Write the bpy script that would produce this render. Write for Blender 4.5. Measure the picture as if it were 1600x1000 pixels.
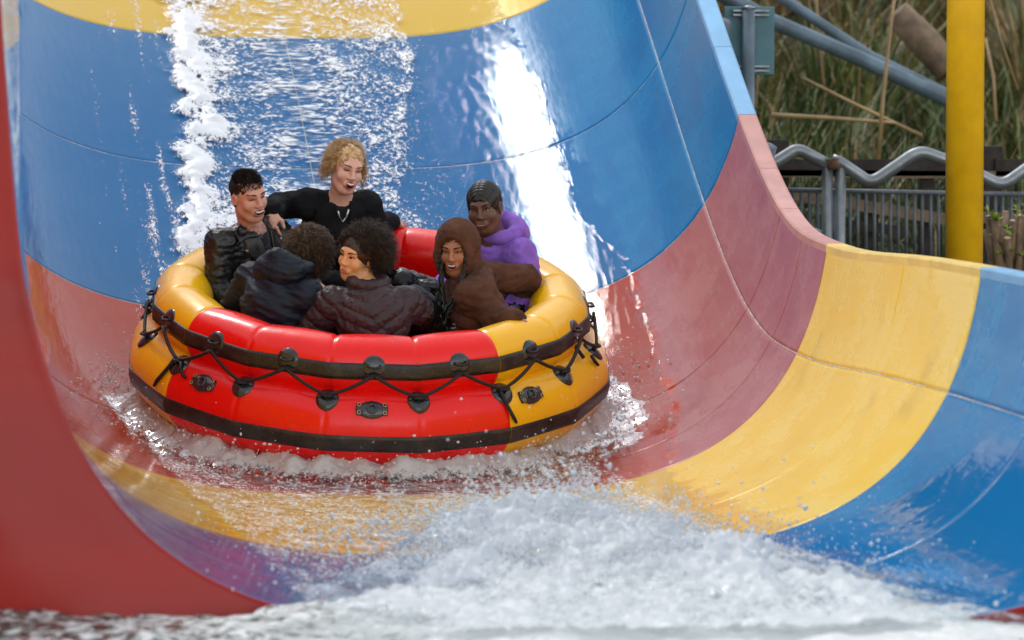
import bpy, math, random
import numpy as np
from mathutils import Matrix, Vector
R = math.radians
random.seed(7); RNG = np.random.default_rng(7)
scene = bpy.context.scene
COL = scene.collection
for o in list(bpy.data.objects): bpy.data.objects.remove(o)

# ---------------------------------------------------------------- camera
CAM_POS = np.array([-3.0056, -24.2587, 1.8873])
PHI, PITCH, ROLL = R(8.246), R(2.5), R(0.2)
FOCAL_PX = 8155.9
_v = np.array([math.sin(PHI)*math.cos(PITCH), math.cos(PHI)*math.cos(PITCH), -math.sin(PITCH)])
_r = np.array([math.cos(PHI), -math.sin(PHI), 0.0]); _u = np.cross(_r, _v)
_r2 = _r*math.cos(ROLL)+_u*math.sin(ROLL); _u2 = -_r*math.sin(ROLL)+_u*math.cos(ROLL)
cam_d = bpy.data.cameras.new('camera'); cam = bpy.data.objects.new('camera', cam_d); COL.objects.link(cam)
cam.matrix_world = Matrix(((_r2[0], _u2[0], -_v[0], CAM_POS[0]), (_r2[1], _u2[1], -_v[1], CAM_POS[1]),
                           (_r2[2], _u2[2], -_v[2], CAM_POS[2]), (0, 0, 0, 1)))
cam_d.sensor_width = 36.0; cam_d.lens = FOCAL_PX/1600*36; cam_d.clip_end = 600; cam_d.clip_start = .5
cam_d.dof.use_dof = True; cam_d.dof.focus_distance = 25.6; cam_d.dof.aperture_fstop = 3.2
scene.camera = cam

# ---------------------------------------------------------------- sky, sun, exposure
SUN_EL, SUN_AZ = R(54), R(343)          # azimuth clockwise from +Y
world = bpy.data.worlds.new('World'); scene.world = world; world.use_nodes = True
wn = world.node_tree.nodes; wl = world.node_tree.links
bg = wn['Background']
sky = wn.new('ShaderNodeTexSky'); sky.sky_type = 'NISHITA'; sky.sun_disc = False
sky.sun_elevation = SUN_EL; sky.sun_rotation = SUN_AZ
sky.air_density = 1.0; sky.dust_density = 0.15; sky.ozone_density = 1.0
hs = wn.new('ShaderNodeHueSaturation'); hs.inputs['Saturation'].default_value = .16   # bright overcast
wl.new(sky.outputs[0], hs.inputs['Color']); wl.new(hs.outputs[0], bg.inputs[0]); bg.inputs[1].default_value = .15
sun_d = bpy.data.lights.new('sun', 'SUN'); sun = bpy.data.objects.new('sun', sun_d); COL.objects.link(sun)
sun_d.energy = .5; sun_d.angle = R(10); sun_d.color = (1, .96, .9)
_sd = Vector((math.sin(SUN_AZ)*math.cos(SUN_EL), math.cos(SUN_AZ)*math.cos(SUN_EL), math.sin(SUN_EL)))
sun.rotation_euler = (-_sd).to_track_quat('-Z', 'Y').to_euler(); sun.location = _sd*60
scene.view_settings.view_transform = 'Standard'; scene.view_settings.look = 'None'
scene.view_settings.exposure = 1.05; scene.view_settings.gamma = 1.0; scene.view_settings.use_curve_mapping = False
scene.cycles.use_denoising = True
scene.cycles.max_bounces = 8; scene.cycles.transparent_max_bounces = 16

# ---------------------------------------------------------------- numpy noise
_perm = np.random.default_rng(3).permutation(256); _perm = np.concatenate([_perm, _perm, _perm])
_grad = np.random.default_rng(4).normal(size=(256, 3)); _grad /= np.linalg.norm(_grad, axis=1)[:, None]
def perlin(P):
    P = np.asarray(P, float); i = np.floor(P).astype(int); f = P-i; i &= 255
    u = f*f*f*(f*(f*6-15)+10); out = 0
    def g(dx, dy, dz):
        h = _perm[_perm[_perm[(i[..., 0]+dx) & 255]+((i[..., 1]+dy) & 255)]+((i[..., 2]+dz) & 255)] & 255
        return (_grad[h]*(f-np.array([dx, dy, dz]))).sum(-1)
    def L(a, b, t): return a+(b-a)*t
    x0 = L(L(g(0, 0, 0), g(1, 0, 0), u[..., 0]), L(g(0, 1, 0), g(1, 1, 0), u[..., 0]), u[..., 1])
    x1 = L(L(g(0, 0, 1), g(1, 0, 1), u[..., 0]), L(g(0, 1, 1), g(1, 1, 1), u[..., 0]), u[..., 1])
    return L(x0, x1, u[..., 2])*1.6
def fbm(P, oct=4, gain=.5):
    s = 0; a = 1.0; P = np.asarray(P, float)
    for k in range(oct): s = s+a*perlin(P*2**k+17.3*k); a *= gain
    return s
def sstep(a, b, x):
    t = np.clip((x-a)/(b-a), 0, 1); return t*t*(3-2*t)

# ---------------------------------------------------------------- mesh helpers
class MB:
    def __init__(s): s.v = []; s.f = []; s.m = []; s.n = 0
    def add(s, v, f, mi=0):
        v = np.asarray(v, float).reshape(-1, 3)
        s.v.append(v); s.f += [tuple(int(i)+s.n for i in q) for q in f]; s.m += [mi]*len(f); s.n += len(v); return s
    def box(s, c, d, rot=None, mi=0):
        c = np.array(c, float); h = np.array(d, float)/2
        v = np.array([[x, y, z] for x in (-1, 1) for y in (-1, 1) for z in (-1, 1)])*h
        if rot is not None: v = v@np.array(rot).T
        return s.add(v+c, [(0, 1, 3, 2), (4, 6, 7, 5), (0, 4, 5, 1), (2, 3, 7, 6), (0, 2, 6, 4), (1, 5, 7, 3)], mi)
    def tube(s, pts, r, n=8, closed=False, mi=0, cap=True):
        v, f = tube_geo(pts, r, n, closed, cap); return s.add(v, f, mi)
    def obj(s, name, mats, parent=None, smooth=True, uv=None, bevel=0):
        return mesh_obj(name, np.concatenate(s.v) if s.v else np.zeros((0, 3)), s.f, mats, parent, smooth, uv, s.m, bevel)
def frames(pts, closed=False):
    pts = np.asarray(pts, float)
    if closed: T = np.roll(pts, -1, 0)-np.roll(pts, 1, 0)
    else: T = np.gradient(pts, axis=0)
    T /= np.linalg.norm(T, axis=1)[:, None]+1e-12
    up = np.array([0, 0, 1.0]) if abs(T[0][2]) < .9 else np.array([1.0, 0, 0])
    N = []; n = up-T[0]*(up@T[0]); n /= np.linalg.norm(n)
    for t in T:
        n = n-t*(n@t); n /= np.linalg.norm(n)+1e-12; N.append(n)
    N = np.array(N); return T, N, np.cross(T, N)
def tube_geo(pts, r, n=8, closed=False, cap=True):
    pts = np.asarray(pts, float); T, N, B = frames(pts, closed); m = len(pts)
    r = np.broadcast_to(np.asarray(r, float), (m,)); a = np.arange(n)*2*np.pi/n
    v = pts[:, None]+r[:, None, None]*(np.cos(a)[None, :, None]*N[:, None]+np.sin(a)[None, :, None]*B[:, None])
    f = []
    for i in range(m if closed else m-1):
        j = (i+1) % m
        for k in range(n):
            l = (k+1) % n; f.append((i*n+k, i*n+l, j*n+l, j*n+k))
    if cap and not closed: f += [tuple(range(n))[::-1], tuple((m-1)*n+k for k in range(n))]
    return v.reshape(-1, 3), f
def mesh_obj(name, v, f, mats, parent=None, smooth=True, uv=None, mi=None, bevel=0):
    me = bpy.data.meshes.new(name)
    me.from_pydata(np.asarray(v).tolist(), [], f if isinstance(f, list) else np.asarray(f).tolist())
    for m in (mats if isinstance(mats, (list, tuple)) else [mats]): me.materials.append(m)
    if smooth: me.polygons.foreach_set('use_smooth', np.ones(len(me.polygons), bool))
    if mi is not None and any(mi): me.polygons.foreach_set('material_index', np.array(mi, np.int32))
    if uv is not None:
        l = me.uv_layers.new(name='UVMap'); idx = np.zeros(len(me.loops), np.int32); me.loops.foreach_get('vertex_index', idx)
        l.data.foreach_set('uv', np.asarray(uv, np.float32)[idx].ravel())
    me.update(); o = bpy.data.objects.new(name, me); COL.objects.link(o)
    if parent is not None: o.parent = parent
    if bevel:
        b = o.modifiers.new('bevel', 'BEVEL'); b.width = bevel; b.segments = 2; b.limit_method = 'ANGLE'; b.angle_limit = R(40)
    return o
def grid_faces(nu, nv, wrap_u=False, wrap_v=False):
    i = np.arange(nu if wrap_u else nu-1); j = np.arange(nv if wrap_v else nv-1)
    I, J = np.meshgrid(i, j, indexing='ij'); I2 = (I+1) % nu; J2 = (J+1) % nv
    return np.stack([I*nv+J, I2*nv+J, I2*nv+J2, I*nv+J2], -1).reshape(-1, 4).tolist()
def empty(name, loc=(0, 0, 0), mat=None):
    o = bpy.data.objects.new(name, None); COL.objects.link(o); o.empty_display_size = .1
    if mat is not None: o.matrix_world = mat
    else: o.location = loc
    return o
def tag(o, label=None, cat=None, group=None, kind=None):
    if label: o['label'] = label
    if cat: o['category'] = cat
    if group: o['group'] = group
    if kind: o['kind'] = kind
    return o

# ---------------------------------------------------------------- node helpers
class NT:
    def __init__(s, name):
        s.m = bpy.data.materials.new(name); s.m.use_nodes = True; s.t = s.m.node_tree; s.n = s.t.nodes; s.l = s.t.links
        s.b = s.n['Principled BSDF']; s.out = s.n['Material Output']
    def __call__(s, typ, out=0, props=None, **inp):
        n = s.n.new('ShaderNode'+typ)
        for k, v in (props or {}).items(): setattr(n, k, v)
        for k, v in inp.items():
            key = int(k[1:]) if k[0] == 'i' and k[1:].isdigit() else k.replace('_', ' ')
            s.set(n.inputs[key], v)
        return n.outputs[out]
    def set(s, sock, v):
        if isinstance(v, bpy.types.NodeSocket): s.l.new(v, sock)
        elif isinstance(v, (tuple, list)) and len(v) == 3 and sock.type == 'RGBA': sock.default_value = (*v, 1)
        else: sock.default_value = v
    def p(s, **kw):
        for k, v in kw.items(): s.set(s.b.inputs[k.replace('_', ' ')], v)
        return s
    def math(s, op, a, b=0.0, c=None, clamp=False):
        n = s.n.new('ShaderNodeMath'); n.operation = op; n.use_clamp = clamp
        s.set(n.inputs[0], a); s.set(n.inputs[1], b)
        if c is not None: s.set(n.inputs[2], c)
        return n.outputs[0]
    def ramp(s, x, a, b, lo=0.0, hi=1.0):
        n = s.n.new('ShaderNodeMapRange'); n.interpolation_type = 'SMOOTHSTEP'
        for i, v in enumerate((x, a, b, lo, hi)): s.set(n.inputs[i], v)
        return n.outputs[0]
    def mix(s, f, a, b):
        n = s.n.new('ShaderNodeMix'); n.data_type = 'RGBA'
        s.set(n.inputs[0], f); s.set(n.inputs[6], a); s.set(n.inputs[7], b); return n.outputs[2]
    def noise(s, vec, scale, detail=3, rough=.5, out=0, dist=0.0):
        return s('TexNoise', out, Vector=vec, Scale=scale, Detail=detail, Roughness=rough, Distortion=dist)
    def obj(s): return s('TexCoord', 3)
    def scl(s, vec, xyz, loc=(0, 0, 0), rot=(0, 0, 0)): return s('Mapping', Vector=vec, Scale=xyz, Location=loc, Rotation=rot)
    def bump(s, h, strength=.3, dist=.01, normal=None):
        kw = dict(Height=h, Strength=strength, Distance=dist)
        if normal is not None: kw['Normal'] = normal
        return s('Bump', **kw)
def simple(name, col, rough=.5, metal=0.0, var=.12, scale=18.0, bump=0.0, bscale=120.0, coat=0.0, spec=.5, sheen=0.0):
    t = NT(name); c = t.obj(); n = t.noise(c, scale, 4, .6)
    lo = tuple(x*(1-var) for x in col); hi = tuple(min(1, x*(1+var)) for x in col)
    t.p(Base_Color=t.mix(t.ramp(n, .3, .7), lo, hi), Metallic=metal, Roughness=t.ramp(t.noise(c, scale*2.3, 3), .3, .7, max(0, rough-.06), min(1, rough+.06)))
    t.b.inputs['Coat Weight'].default_value = coat; t.b.inputs['Specular IOR Level'].default_value = spec
    t.b.inputs['Sheen Weight'].default_value = sheen
    if bump: t.p(Normal=t.bump(t.noise(c, bscale, 4, .6), bump, .004))
    return t.m
# ================================================================ SLIDE GEOMETRY (s along the run, t across)
KN = [-9, -4.5, -3, -2, -1.2, -.5, .2, 1, 2.2, 5]; KV = [16.28, 28.64, 27.3, 22.34, 13.35, 3.39, 2.19, -1.33, .05, 1.35]
W_, H_, N_, BANK = 2.026, 1.961, 3.335, R(-.427)
_g = np.linspace(-14, 8, 2201); _th = np.radians(np.interp(_g, KN, KV))
_th = np.convolve(np.pad(_th, 40, mode='edge'), np.ones(81)/81, 'valid')
_y = -np.cumsum(np.cos(_th))*.01; _z = -np.cumsum(np.sin(_th))*.01
_i0 = np.argmin(abs(_g)); _y -= _y[_i0]; _z -= _z[_i0]
S_LIP = 5.75; T_R = .862; T_L = -.998
def surf(s, t, off=0.0):
    """point on the trough skin, pushed off along its inner normal"""
    s, t = np.broadcast_arrays(np.asarray(s, float), np.asarray(t, float))
    y = np.interp(s, _g, _y); z = np.interp(s, _g, _z); th = np.interp(s, _g, _th)
    def sec(t):
        a = t*np.pi/2
        return W_*np.sign(a)*np.abs(np.sin(a))**(2/N_), H_*(1-np.abs(np.cos(a))**(2/N_))
    x, h = sec(t); e = 2e-3; x1, h1 = sec(t+e); x0, h0 = sec(t-e)
    tx, th_ = x1-x0, h1-h0; L = np.hypot(tx, th_)+1e-12
    nx, nh = -th_/L, tx/L
    fl = sstep(4.3, 5.75, s)*np.where(x < 0, -.10, .06)*np.clip(h/1.5, 0, 1.4)**2     # the mouth flares a little
    h2 = h+np.where(x < 0, sstep(3.4, 5.75, s)*.7*np.clip((h-1.25)/.7, 0, 1)**1.5, 0)
    x = x+fl+nx*off; h = h2+nh*off
    x, h = x*math.cos(BANK)-h*math.sin(BANK), x*math.sin(BANK)+h*math.cos(BANK)
    return np.stack([x, y-h*np.sin(th), z+h*np.cos(th)], -1)
def lip_s(t): return S_LIP+.95*sstep(.0, .5, t)
def floor_z(y):   # height of the trough bottom at world y
    return np.interp(-np.asarray(y, float), -_y, _z)

def wet_nodes(t):
    """wet / dry mask from the (s,t) of the skin"""
    uv = t('UVMap'); sep = t.n.new('ShaderNodeSeparateXYZ'); t.l.new(uv, sep.inputs[0]); s, tt = sep.outputs[0], sep.outputs[1]
    w = t.noise(t.scl(uv, (2.6, 5, 1)), 2.2, 5, .62)
    w2 = t.noise(t.scl(uv, (5, 60, 1)), 2.0, 3, .6)
    edge = t.math('ADD', t.ramp(s, -6.5, -2.8, .29, .42), t.math('MULTIPLY', t.ramp(s, -1.6, .6), -.14))
    edge = t.math('ADD', edge, t.ramp(s, 3.1, 4.3, 0, .34))
    edge = t.math('ADD', edge, t.math('MULTIPLY', t.math('SUBTRACT', w, .5), .14))
    edge = t.math('ADD', edge, t.math('MULTIPLY', t.math('SUBTRACT', w2, .5), .05))
    return s, tt, uv, t.ramp(t.math('SUBTRACT', edge, tt), -.02, .02)
def gelcoat(name, dry, wetc, faded):
    t = NT(name); s, tt, uv, wet = wet_nodes(t)
    streak = t.noise(t.scl(uv, (.9, 16, 1)), 3.0, 5, .6); blot = t.noise(t.scl(uv, (1.2, 4, 1)), 1.6, 5, .65); fine = t.noise(t.scl(uv, (9, 30, 1)), 6.0, 4, .6)
    scr = t.noise(t.scl(uv, (5, 1.2, 1), rot=(0, 0, .5)), 5.0, 5, .7); c = t.mix(t.ramp(blot, .38, .66), dry, faded); c = t.mix(t.math('MULTIPLY', t.ramp(streak, .5, .72), .55), c, faded); c = t.mix(t.math('MULTIPLY', t.ramp(scr, .60, .70), .5), c, tuple(min(1, x*1.1+.05) for x in faded)); stain = t.noise(t.scl(uv, (1.5, 3, 1), (5, 3, 0)), 1.3, 6, .68); c = t.mix(t.math('MULTIPLY', t.ramp(stain, .55, .72), .45), c, tuple(x*.62 for x in dry))
    c = t.mix(t.math('MULTIPLY', t.ramp(fine, .55, .8), .25), c, tuple(x*.75 for x in dry))
    c = t.mix(wet, c, wetc)
    ro = t.math('ADD', t.ramp(wet, 0, 1, .27, .06), t.math('MULTIPLY', t.math('SUBTRACT', blot, .5), .14))
    h = t.math('ADD', t.noise(t.scl(uv, (3, 9, 1)), 1.4, 2), t.math('MULTIPLY', t.noise(t.scl(uv, (2, 26, 1)), 3, 3), .35))
    t.p(Base_Color=c, Roughness=ro, Specular_IOR_Level=t.ramp(wet, 0, 1, .12, .14), Coat_Weight=t.ramp(wet, 0, 1, .02, .0), Coat_Roughness=t.ramp(wet, 0, 1, .12, .03), Coat_IOR=1.4,
        Normal=t.bump(h, .12, .03))
    return t.m
M_BLUE = gelcoat('gelcoat_blue', (.0, .175, .43), (.0, .165, .42), (.004, .215, .47))
M_YEL = gelcoat('gelcoat_yellow', (.90, .58, .05), (.90, .54, .012), (.90, .64, .14))
M_RED = gelcoat('gelcoat_red', (.42, .13, .14), (.56, .050, .010), (.48, .20, .20))
M_LBLUE = simple('rim_blue', (.20, .45, .72), .4, var=.1, scale=5); M_LPINK = simple('rim_pink', (.56, .27, .24), .45, var=.12, scale=5)
M_LYEL = simple('rim_yellow', (.84, .60, .17), .4, var=.1, scale=5)
M_SEAL = simple('seam_sealant', (.55, .52, .50), .6, var=.4, scale=30)
M_BACK = simple('shell_back', (.10, .13, .17), .6)

slide = tag(empty('water_slide'), 'blue, yellow and red fibreglass water slide trough sweeping down into the pool', 'water slide')
S_SEAMS = [-12.2, -10.7, -9.2, -7.65, -6.08, -4.45, -2.846, -1.41, -.65, 0, 1.75, 3.18, 4.65, S_LIP]
def band(s): return M_RED if s < -9.2 else M_YEL if s < -6.08 else M_BLUE if s < -2.846 else M_RED if s < 0 else M_YEL if s < 3.18 else M_BLUE
def rimm(s): return {M_RED: M_LPINK, M_YEL: M_LYEL, M_BLUE: M_LBLUE}[band(s)]
T_SEAMS = [T_L, -.669, 0.0, .669, T_R]
for a, b in zip(S_SEAMS[:-1], S_SEAMS[1:]):
    for c, d in zip(T_SEAMS[:-1], T_SEAMS[1:]):
        ns = max(5, int((b-a)/.055)); ntt = max(6, int((d-c)/.022))
        gs = np.concatenate([[a, a+.005, a+.011], np.linspace(a+.02, b-.02, ns), [b-.011, b-.005, b]])
        gt = np.concatenate([[c, c+.0022, c+.0048], np.linspace(c+.009, d-.009, ntt), [d-.0048, d-.0022, d]])
        es = np.minimum(gs-a, b-gs)[:, None]; et = np.minimum(gt-c, d-gt)[None, :]*2.3
        ed = np.minimum(es, et+0*es); off = -.008*(1-sstep(0, .011, ed))
        S, T = np.meshgrid(gs, gt, indexing='ij')
        off = off+.0025*fbm(np.stack([S*1.1, T*3, 0*S+c*7+a], -1), 2)*sstep(0, .2, ed)
        if b == S_LIP: S = S+(lip_s(T)-S_LIP)*(S-a)/(b-a)
        V = surf(S, T, off).reshape(-1, 3)
        mesh_obj('panel', V, grid_faces(len(gs), len(gt)), band((a+b)/2), slide, uv=np.stack([S, T], -1).reshape(-1, 2))
# sealant beads lying in the joints
for sv in S_SEAMS[1:-1]:
    tt = np.linspace(T_L, T_R, 130); k = fbm(np.stack([tt*14, tt*0+sv, tt*0], -1), 3)
    MB().tube(surf(sv, tt, -.007), .0035+.002*k, 5).obj('sealant_bead', M_SEAL, slide)
for tv in T_SEAMS[1:-1]:
    ss = np.linspace(S_SEAMS[0], S_LIP, 300); k = fbm(np.stack([ss*4, ss*0+tv, ss*0], -1), 3)
    MB().tube(surf(ss, tv, -.007), .0035+.0022*k, 5).obj('sealant_bead', M_SEAL, slide)
# rim caps: flat ledge, outer drop, in short lengths
CUTS = []
for a, b in zip(S_SEAMS[:-1], S_SEAMS[1:]):
    n = max(1, round((b-a)/.75)); CUTS += [a+(b-a)*k/n for k in range(n)]
CUTS.append(S_LIP)
for a, b in zip(CUTS[:-1], CUTS[1:]):
    for side in ((1, -1) if b < .1 else (1,)):
        be = b if b < S_LIP else lip_s(T_R); ss = np.linspace(a+.003, be-.003, 8); p = surf(ss, T_R if side > 0 else T_L); ox = np.array([side, 0, 0])
        prof = [(-.004, -.03), (-.004, .004), (.004, .012), (.085, .012), (.095, .004), (.10, -.16), (.09, -.17), (.02, -.05)]
        th = np.interp(ss, _g, _th); up = np.stack([0*th, -np.sin(th), np.cos(th)], -1)
        V = np.stack([p+ox*q[0]+up*q[1] for q in prof], 1).reshape(-1, 3); n = len(prof)
        F = grid_faces(len(ss), n, wrap_v=True)+[tuple(range(n)), tuple((len(ss)-1)*n+k for k in range(n))[::-1]]
        mesh_obj('rim_cap', V, F, rimm((a+b)/2), slide, smooth=False)
# outer shell, so the trough is closed from outside
ss = np.linspace(S_SEAMS[0], S_LIP-.02, 60); tt = np.linspace(T_L, T_R, 40); S, T = np.meshgrid(ss, tt, indexing='ij')
mesh_obj('outer_shell', surf(S, T, -.06).reshape(-1, 3), grid_faces(60, 40), M_BACK, slide)
for sv in np.arange(-11.5, 5.2, 1.5):     # stiffening ribs under the shell
    tt = np.linspace(T_L, T_R, 40); MB().tube(surf(sv, tt, -.1), .05, 6).obj('stiffening_rib', M_BACK, slide)

# red end bulkhead round the mouth
t = NT('gelcoat_bulkhead'); c = t.obj()
wv = t.noise(t.scl(c, (.3, 1, 2.0)), 1.1, 2, .5)
t.p(Base_Color=t.mix(t.ramp(wv, .3, .7), (.27, .008, .005), (.34, .016, .010)), Roughness=t.ramp(wv, .3, .7, .18, .3), Coat_Weight=.08, Coat_Roughness=.08, Specular_IOR_Level=.22,
    Normal=t.bump(t.noise(t.scl(c, (.5, 1, 3)), 1.2, 2), .10, .05))
M_BULK = t.m
tt = np.concatenate([np.concatenate([[-.9993, -.9985, -.997, -.994], np.linspace(-.989, -.2, 60)]), np.linspace(-.18, .2, 16), np.linspace(.22, .97, 50)])
p0 = surf(lip_s(tt), tt); cen = np.array([0, 0, 1.35])
d = p0-cen; d[:, 1] = 0; nrm = np.stack([surf(lip_s(tt), tt, -1)[:, 0]-p0[:, 0], 0*tt, surf(lip_s(tt), tt, -1)[:, 2]-p0[:, 2]], -1)
nrm /= np.linalg.norm(nrm, axis=1)[:, None]
rows = []
for (o, f) in [(0, 0), (.002, .008), (.008, .014), (.018, .016), (.03, .017), (.06, .02), (.12, .026), (.3, .05), (.7, .11), (1.3, .16), (2.2, .18), (3.2, .1)]:
    q = p0+nrm*o+np.array([0, -f, 0]); q[:, 1] -= .30*sstep(.02, .7, o)*(1-np.clip((q[:, 2]-2.2)/2.4, -1, 1)**2); rows.append(q)
rows.append(rows[-1]+np.array([0, .25, 0]))
V = np.stack(rows, 0); mesh_obj('end_bulkhead', V.reshape(-1, 3), grid_faces(len(rows), len(tt)), M_BULK, slide)

# ================================================================ WATER ON THE SLIDE
def water_film():
    ss = np.concatenate([np.arange(-11, -7, .05), np.arange(-7, 5.75, .018)]); tt = np.linspace(-.62, .56, 260)
    S, T = np.meshgrid(ss, tt, indexing='ij'); Q = np.stack([S, T*3.2, 0*S], -1)
    edge = np.interp(S, [-7, -5.3, -4.4, -3.7, -3.0, -2, -1, 0, 1.5, 3.2, 5], [.29, .335, .335, .35, .43, .43, .40, .30, .25, .23, .24])
    edge = edge+.012*fbm(Q*np.array([7, 3, 1]), 4)
    eL = -.5+.05*fbm(Q*np.array([1, 2, 1])+9, 3)
    foamL = np.interp(S, [-7, -6, -4.9, -3.6, -1, .3, 3, 5], [-.10, -.10, -.105, -.135, -.25, -.235, -.22, -.22]); foamR = np.interp(S, [-7, -6, -4.9, -4, -1, 0, 3, 5], [.115, .11, .08, .055, .2, .22, .2, .2])
    n1 = fbm(Q*np.array([3.5, 8, 1]), 4); n2 = fbm(Q*np.array([10, 22, 1])+5, 3)
    jL = .018*fbm(Q*np.array([5, 1, 1])+3, 4); jR = .014*fbm(Q*np.array([3, 1, 1])+31, 4)
    core = sstep(foamL-.012+jL, foamL+.012+jL, T)*(1-sstep(foamR-.01+jR, foamR+.01+jR, T))
    lipw = .024+.018*fbm(Q*np.array([2.2, 0, 1])+77, 3); lip = np.exp(-((T-foamL-jL-.022)/lipw)**2)*np.interp(S, [-6.5, -2.5, -1.8], [1, 1, 0])     # thick boiling left edge of the flow
    lipr = np.exp(-((T-foamR-jR)/.007)**2)*np.interp(S, [-6.5, -3.6, -3], [1, 1, 0])
    d = .006+core*(.010+.003*n1+.003*n2)+lip*(.016+.016*n1+.014*n2)+lipr*.006
    d = np.maximum(d, .003)
    inside = sstep(0, .018, edge-T)*sstep(0, .03, T-eL)
    d = d*inside-.004*(1-inside)
    d += .0016*fbm(Q*np.array([5, 22, 1])+40, 3)*inside
    foam = np.clip(core*(.52+.14*n1)+lip*(.44+.42*n1+.40*n2)+lipr*.25, 0, 1.2)
    # thin foam trails left of the flow, streaming toward the raft
    tr = fbm(Q*np.array([.9, 14, 1])+60, 4); left = sstep(-.42, -.12, T)*(1-core)*(T < 0)*(S < -1.5)
    foam = np.maximum(foam, left*np.clip(tr*.55+.16+.16*sstep(-5, -2.5, S), 0, .6))
    foam = np.maximum(foam, (1-core)*(T > 0)*np.where(S < -2.6, .36*sstep(.24, .06, T), .05))
    foam = np.where(S > -.2, foam*np.interp(S, [-.2, .3, 3, 3.4, 6], [1, .95, .95, .85, .85]), foam)
    foam *= inside
    V = surf(S, T, d).reshape(-1, 3); keep = (inside > .001)
    F = np.array(grid_faces(len(ss), len(tt))); k = keep.reshape(-1)[F].any(1)
    o = mesh_obj('slide_water', V, F[k].tolist(), water_mat('slide_water_foam'), uv=np.stack([S, T*3.2], -1).reshape(-1, 2))
    at = o.data.attributes.new('foam', 'FLOAT', 'POINT'); at.data.foreach_set('value', foam.ravel().astype(np.float32))
    return tag(o, kind='structure')
def water_mat(name):
    """clear moving water carrying white froth; 'foam' on the mesh says how much froth there is"""
    t = NT(name); at = t.n.new('ShaderNodeAttribute'); at.attribute_name = 'foam'; fo = at.outputs['Fac']
    uv = t('UVMap'); w = t('VectorMath', 0, {'operation': 'ADD'}, i0=uv, i1=t('VectorMath', 0, {'operation': 'SCALE'}, i0=t.noise(uv, 9, 2, out=1), Scale=.05))
    a = t.noise(t.scl(w, (.5, 1.0, 1)), 56, 4, .65); b = t.noise(t.scl(w, (.55, 1.1, 1)), 120, 2, .6); big = t.noise(t.scl(uv, (.6, 1, 1)), 7, 3, .6)
    pat = t.math('ADD', t.math('MULTIPLY', a, .6), t.math('ADD', t.math('MULTIPLY', b, .36), t.math('MULTIPLY', big, .16)))
    thr = t.math('SUBTRACT', .80, t.math('MULTIPLY', fo, .42))
    m = t.ramp(t.math('SUBTRACT', pat, thr), -.055, .09)
    m = t.math('MULTIPLY', m, t.ramp(fo, .0, .12))
    nb = t.bump(t.math('ADD', a, t.math('MULTIPLY', b, .5)), t.ramp(fo, .03, .3, .08, .22), .012)
    fr = t('Fresnel', IOR=1.33, Normal=nb)
    gl = t('BsdfGlossy', Color=(1, 1, 1), Roughness=.04, Normal=nb)
    clear = t('MixShader', i0=t.math('MULTIPLY', fr, .42), i1=t('BsdfTransparent', Color=(.93, .97, .98)), i2=gl)
    t.p(Base_Color=(.86, .89, .92), Roughness=.35, Specular_IOR_Level=.4, Normal=nb)
    sh = t('MixShader', i0=m, i1=clear, i2=t.b.outputs[0]); t.l.new(sh, t.out.inputs[0]); return t.m
water_film()
# ================================================================ POOL, SPLASH, WAKE
def sec_h(x):
    a = np.arcsin(np.clip(np.abs(x)/W_, 0, .999)**(N_/2)); return H_*(1-np.cos(a)**(2/N_))
def trough_z(x, y): return floor_z(y)+sec_h(x)*np.cos(np.interp(-np.asarray(y, float), -_y, _th))
POOL_Z = .045
def set_foam(o, f):
    at = o.data.attributes.new('foam', 'FLOAT', 'POINT'); at.data.foreach_set('value', np.asarray(f).ravel().astype(np.float32))
t = NT('pool_water'); c = t.obj(); h = t.math('ADD', t.noise(t.scl(c, (1, 1.6, 1)), 3.2, 4, .6), t.math('MULTIPLY', t.noise(c, 11, 3), .35))
at_ = t.n.new('ShaderNodeAttribute'); at_.attribute_name = 'foam'
fm = t.ramp(t.math('ADD', t.noise(t.scl(c, (1, 1.7, 1)), 16, 5, .65), t.math('MULTIPLY', at_.outputs['Fac'], .45)), .62, .78)
t.p(Base_Color=t.mix(fm, (.05, .065, .05), (.72, .75, .74)), Roughness=t.ramp(fm, 0, 1, .05, .5), Normal=t.bump(h, .7, .12)); M_POOL = t.m
def pool():
    xs = np.concatenate([np.linspace(-60, -5, 30), np.arange(-4.9, 5, .03), np.linspace(5, 60, 30)])
    ys = np.concatenate([np.linspace(-90, -10, 30), np.arange(-9.9, -5.8, .03)]); X, Y = np.meshgrid(xs, ys, indexing='ij')
    Q = np.stack([X, Y*1.5, 0*X], -1); Z = POOL_Z+.035*fbm(Q*1.5, 4)+.02*fbm(Q*6, 3)
    foam = .35+.9*np.exp(-((X-.4)/1.3)**2-((Y+6.3)/1.2)**2)
    o = mesh_obj('pool_water', np.stack([X, Y, Z], -1).reshape(-1, 3), grid_faces(len(xs), len(ys)), M_POOL); set_foam(o, foam); tag(o, kind='structure')
pool()
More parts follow.
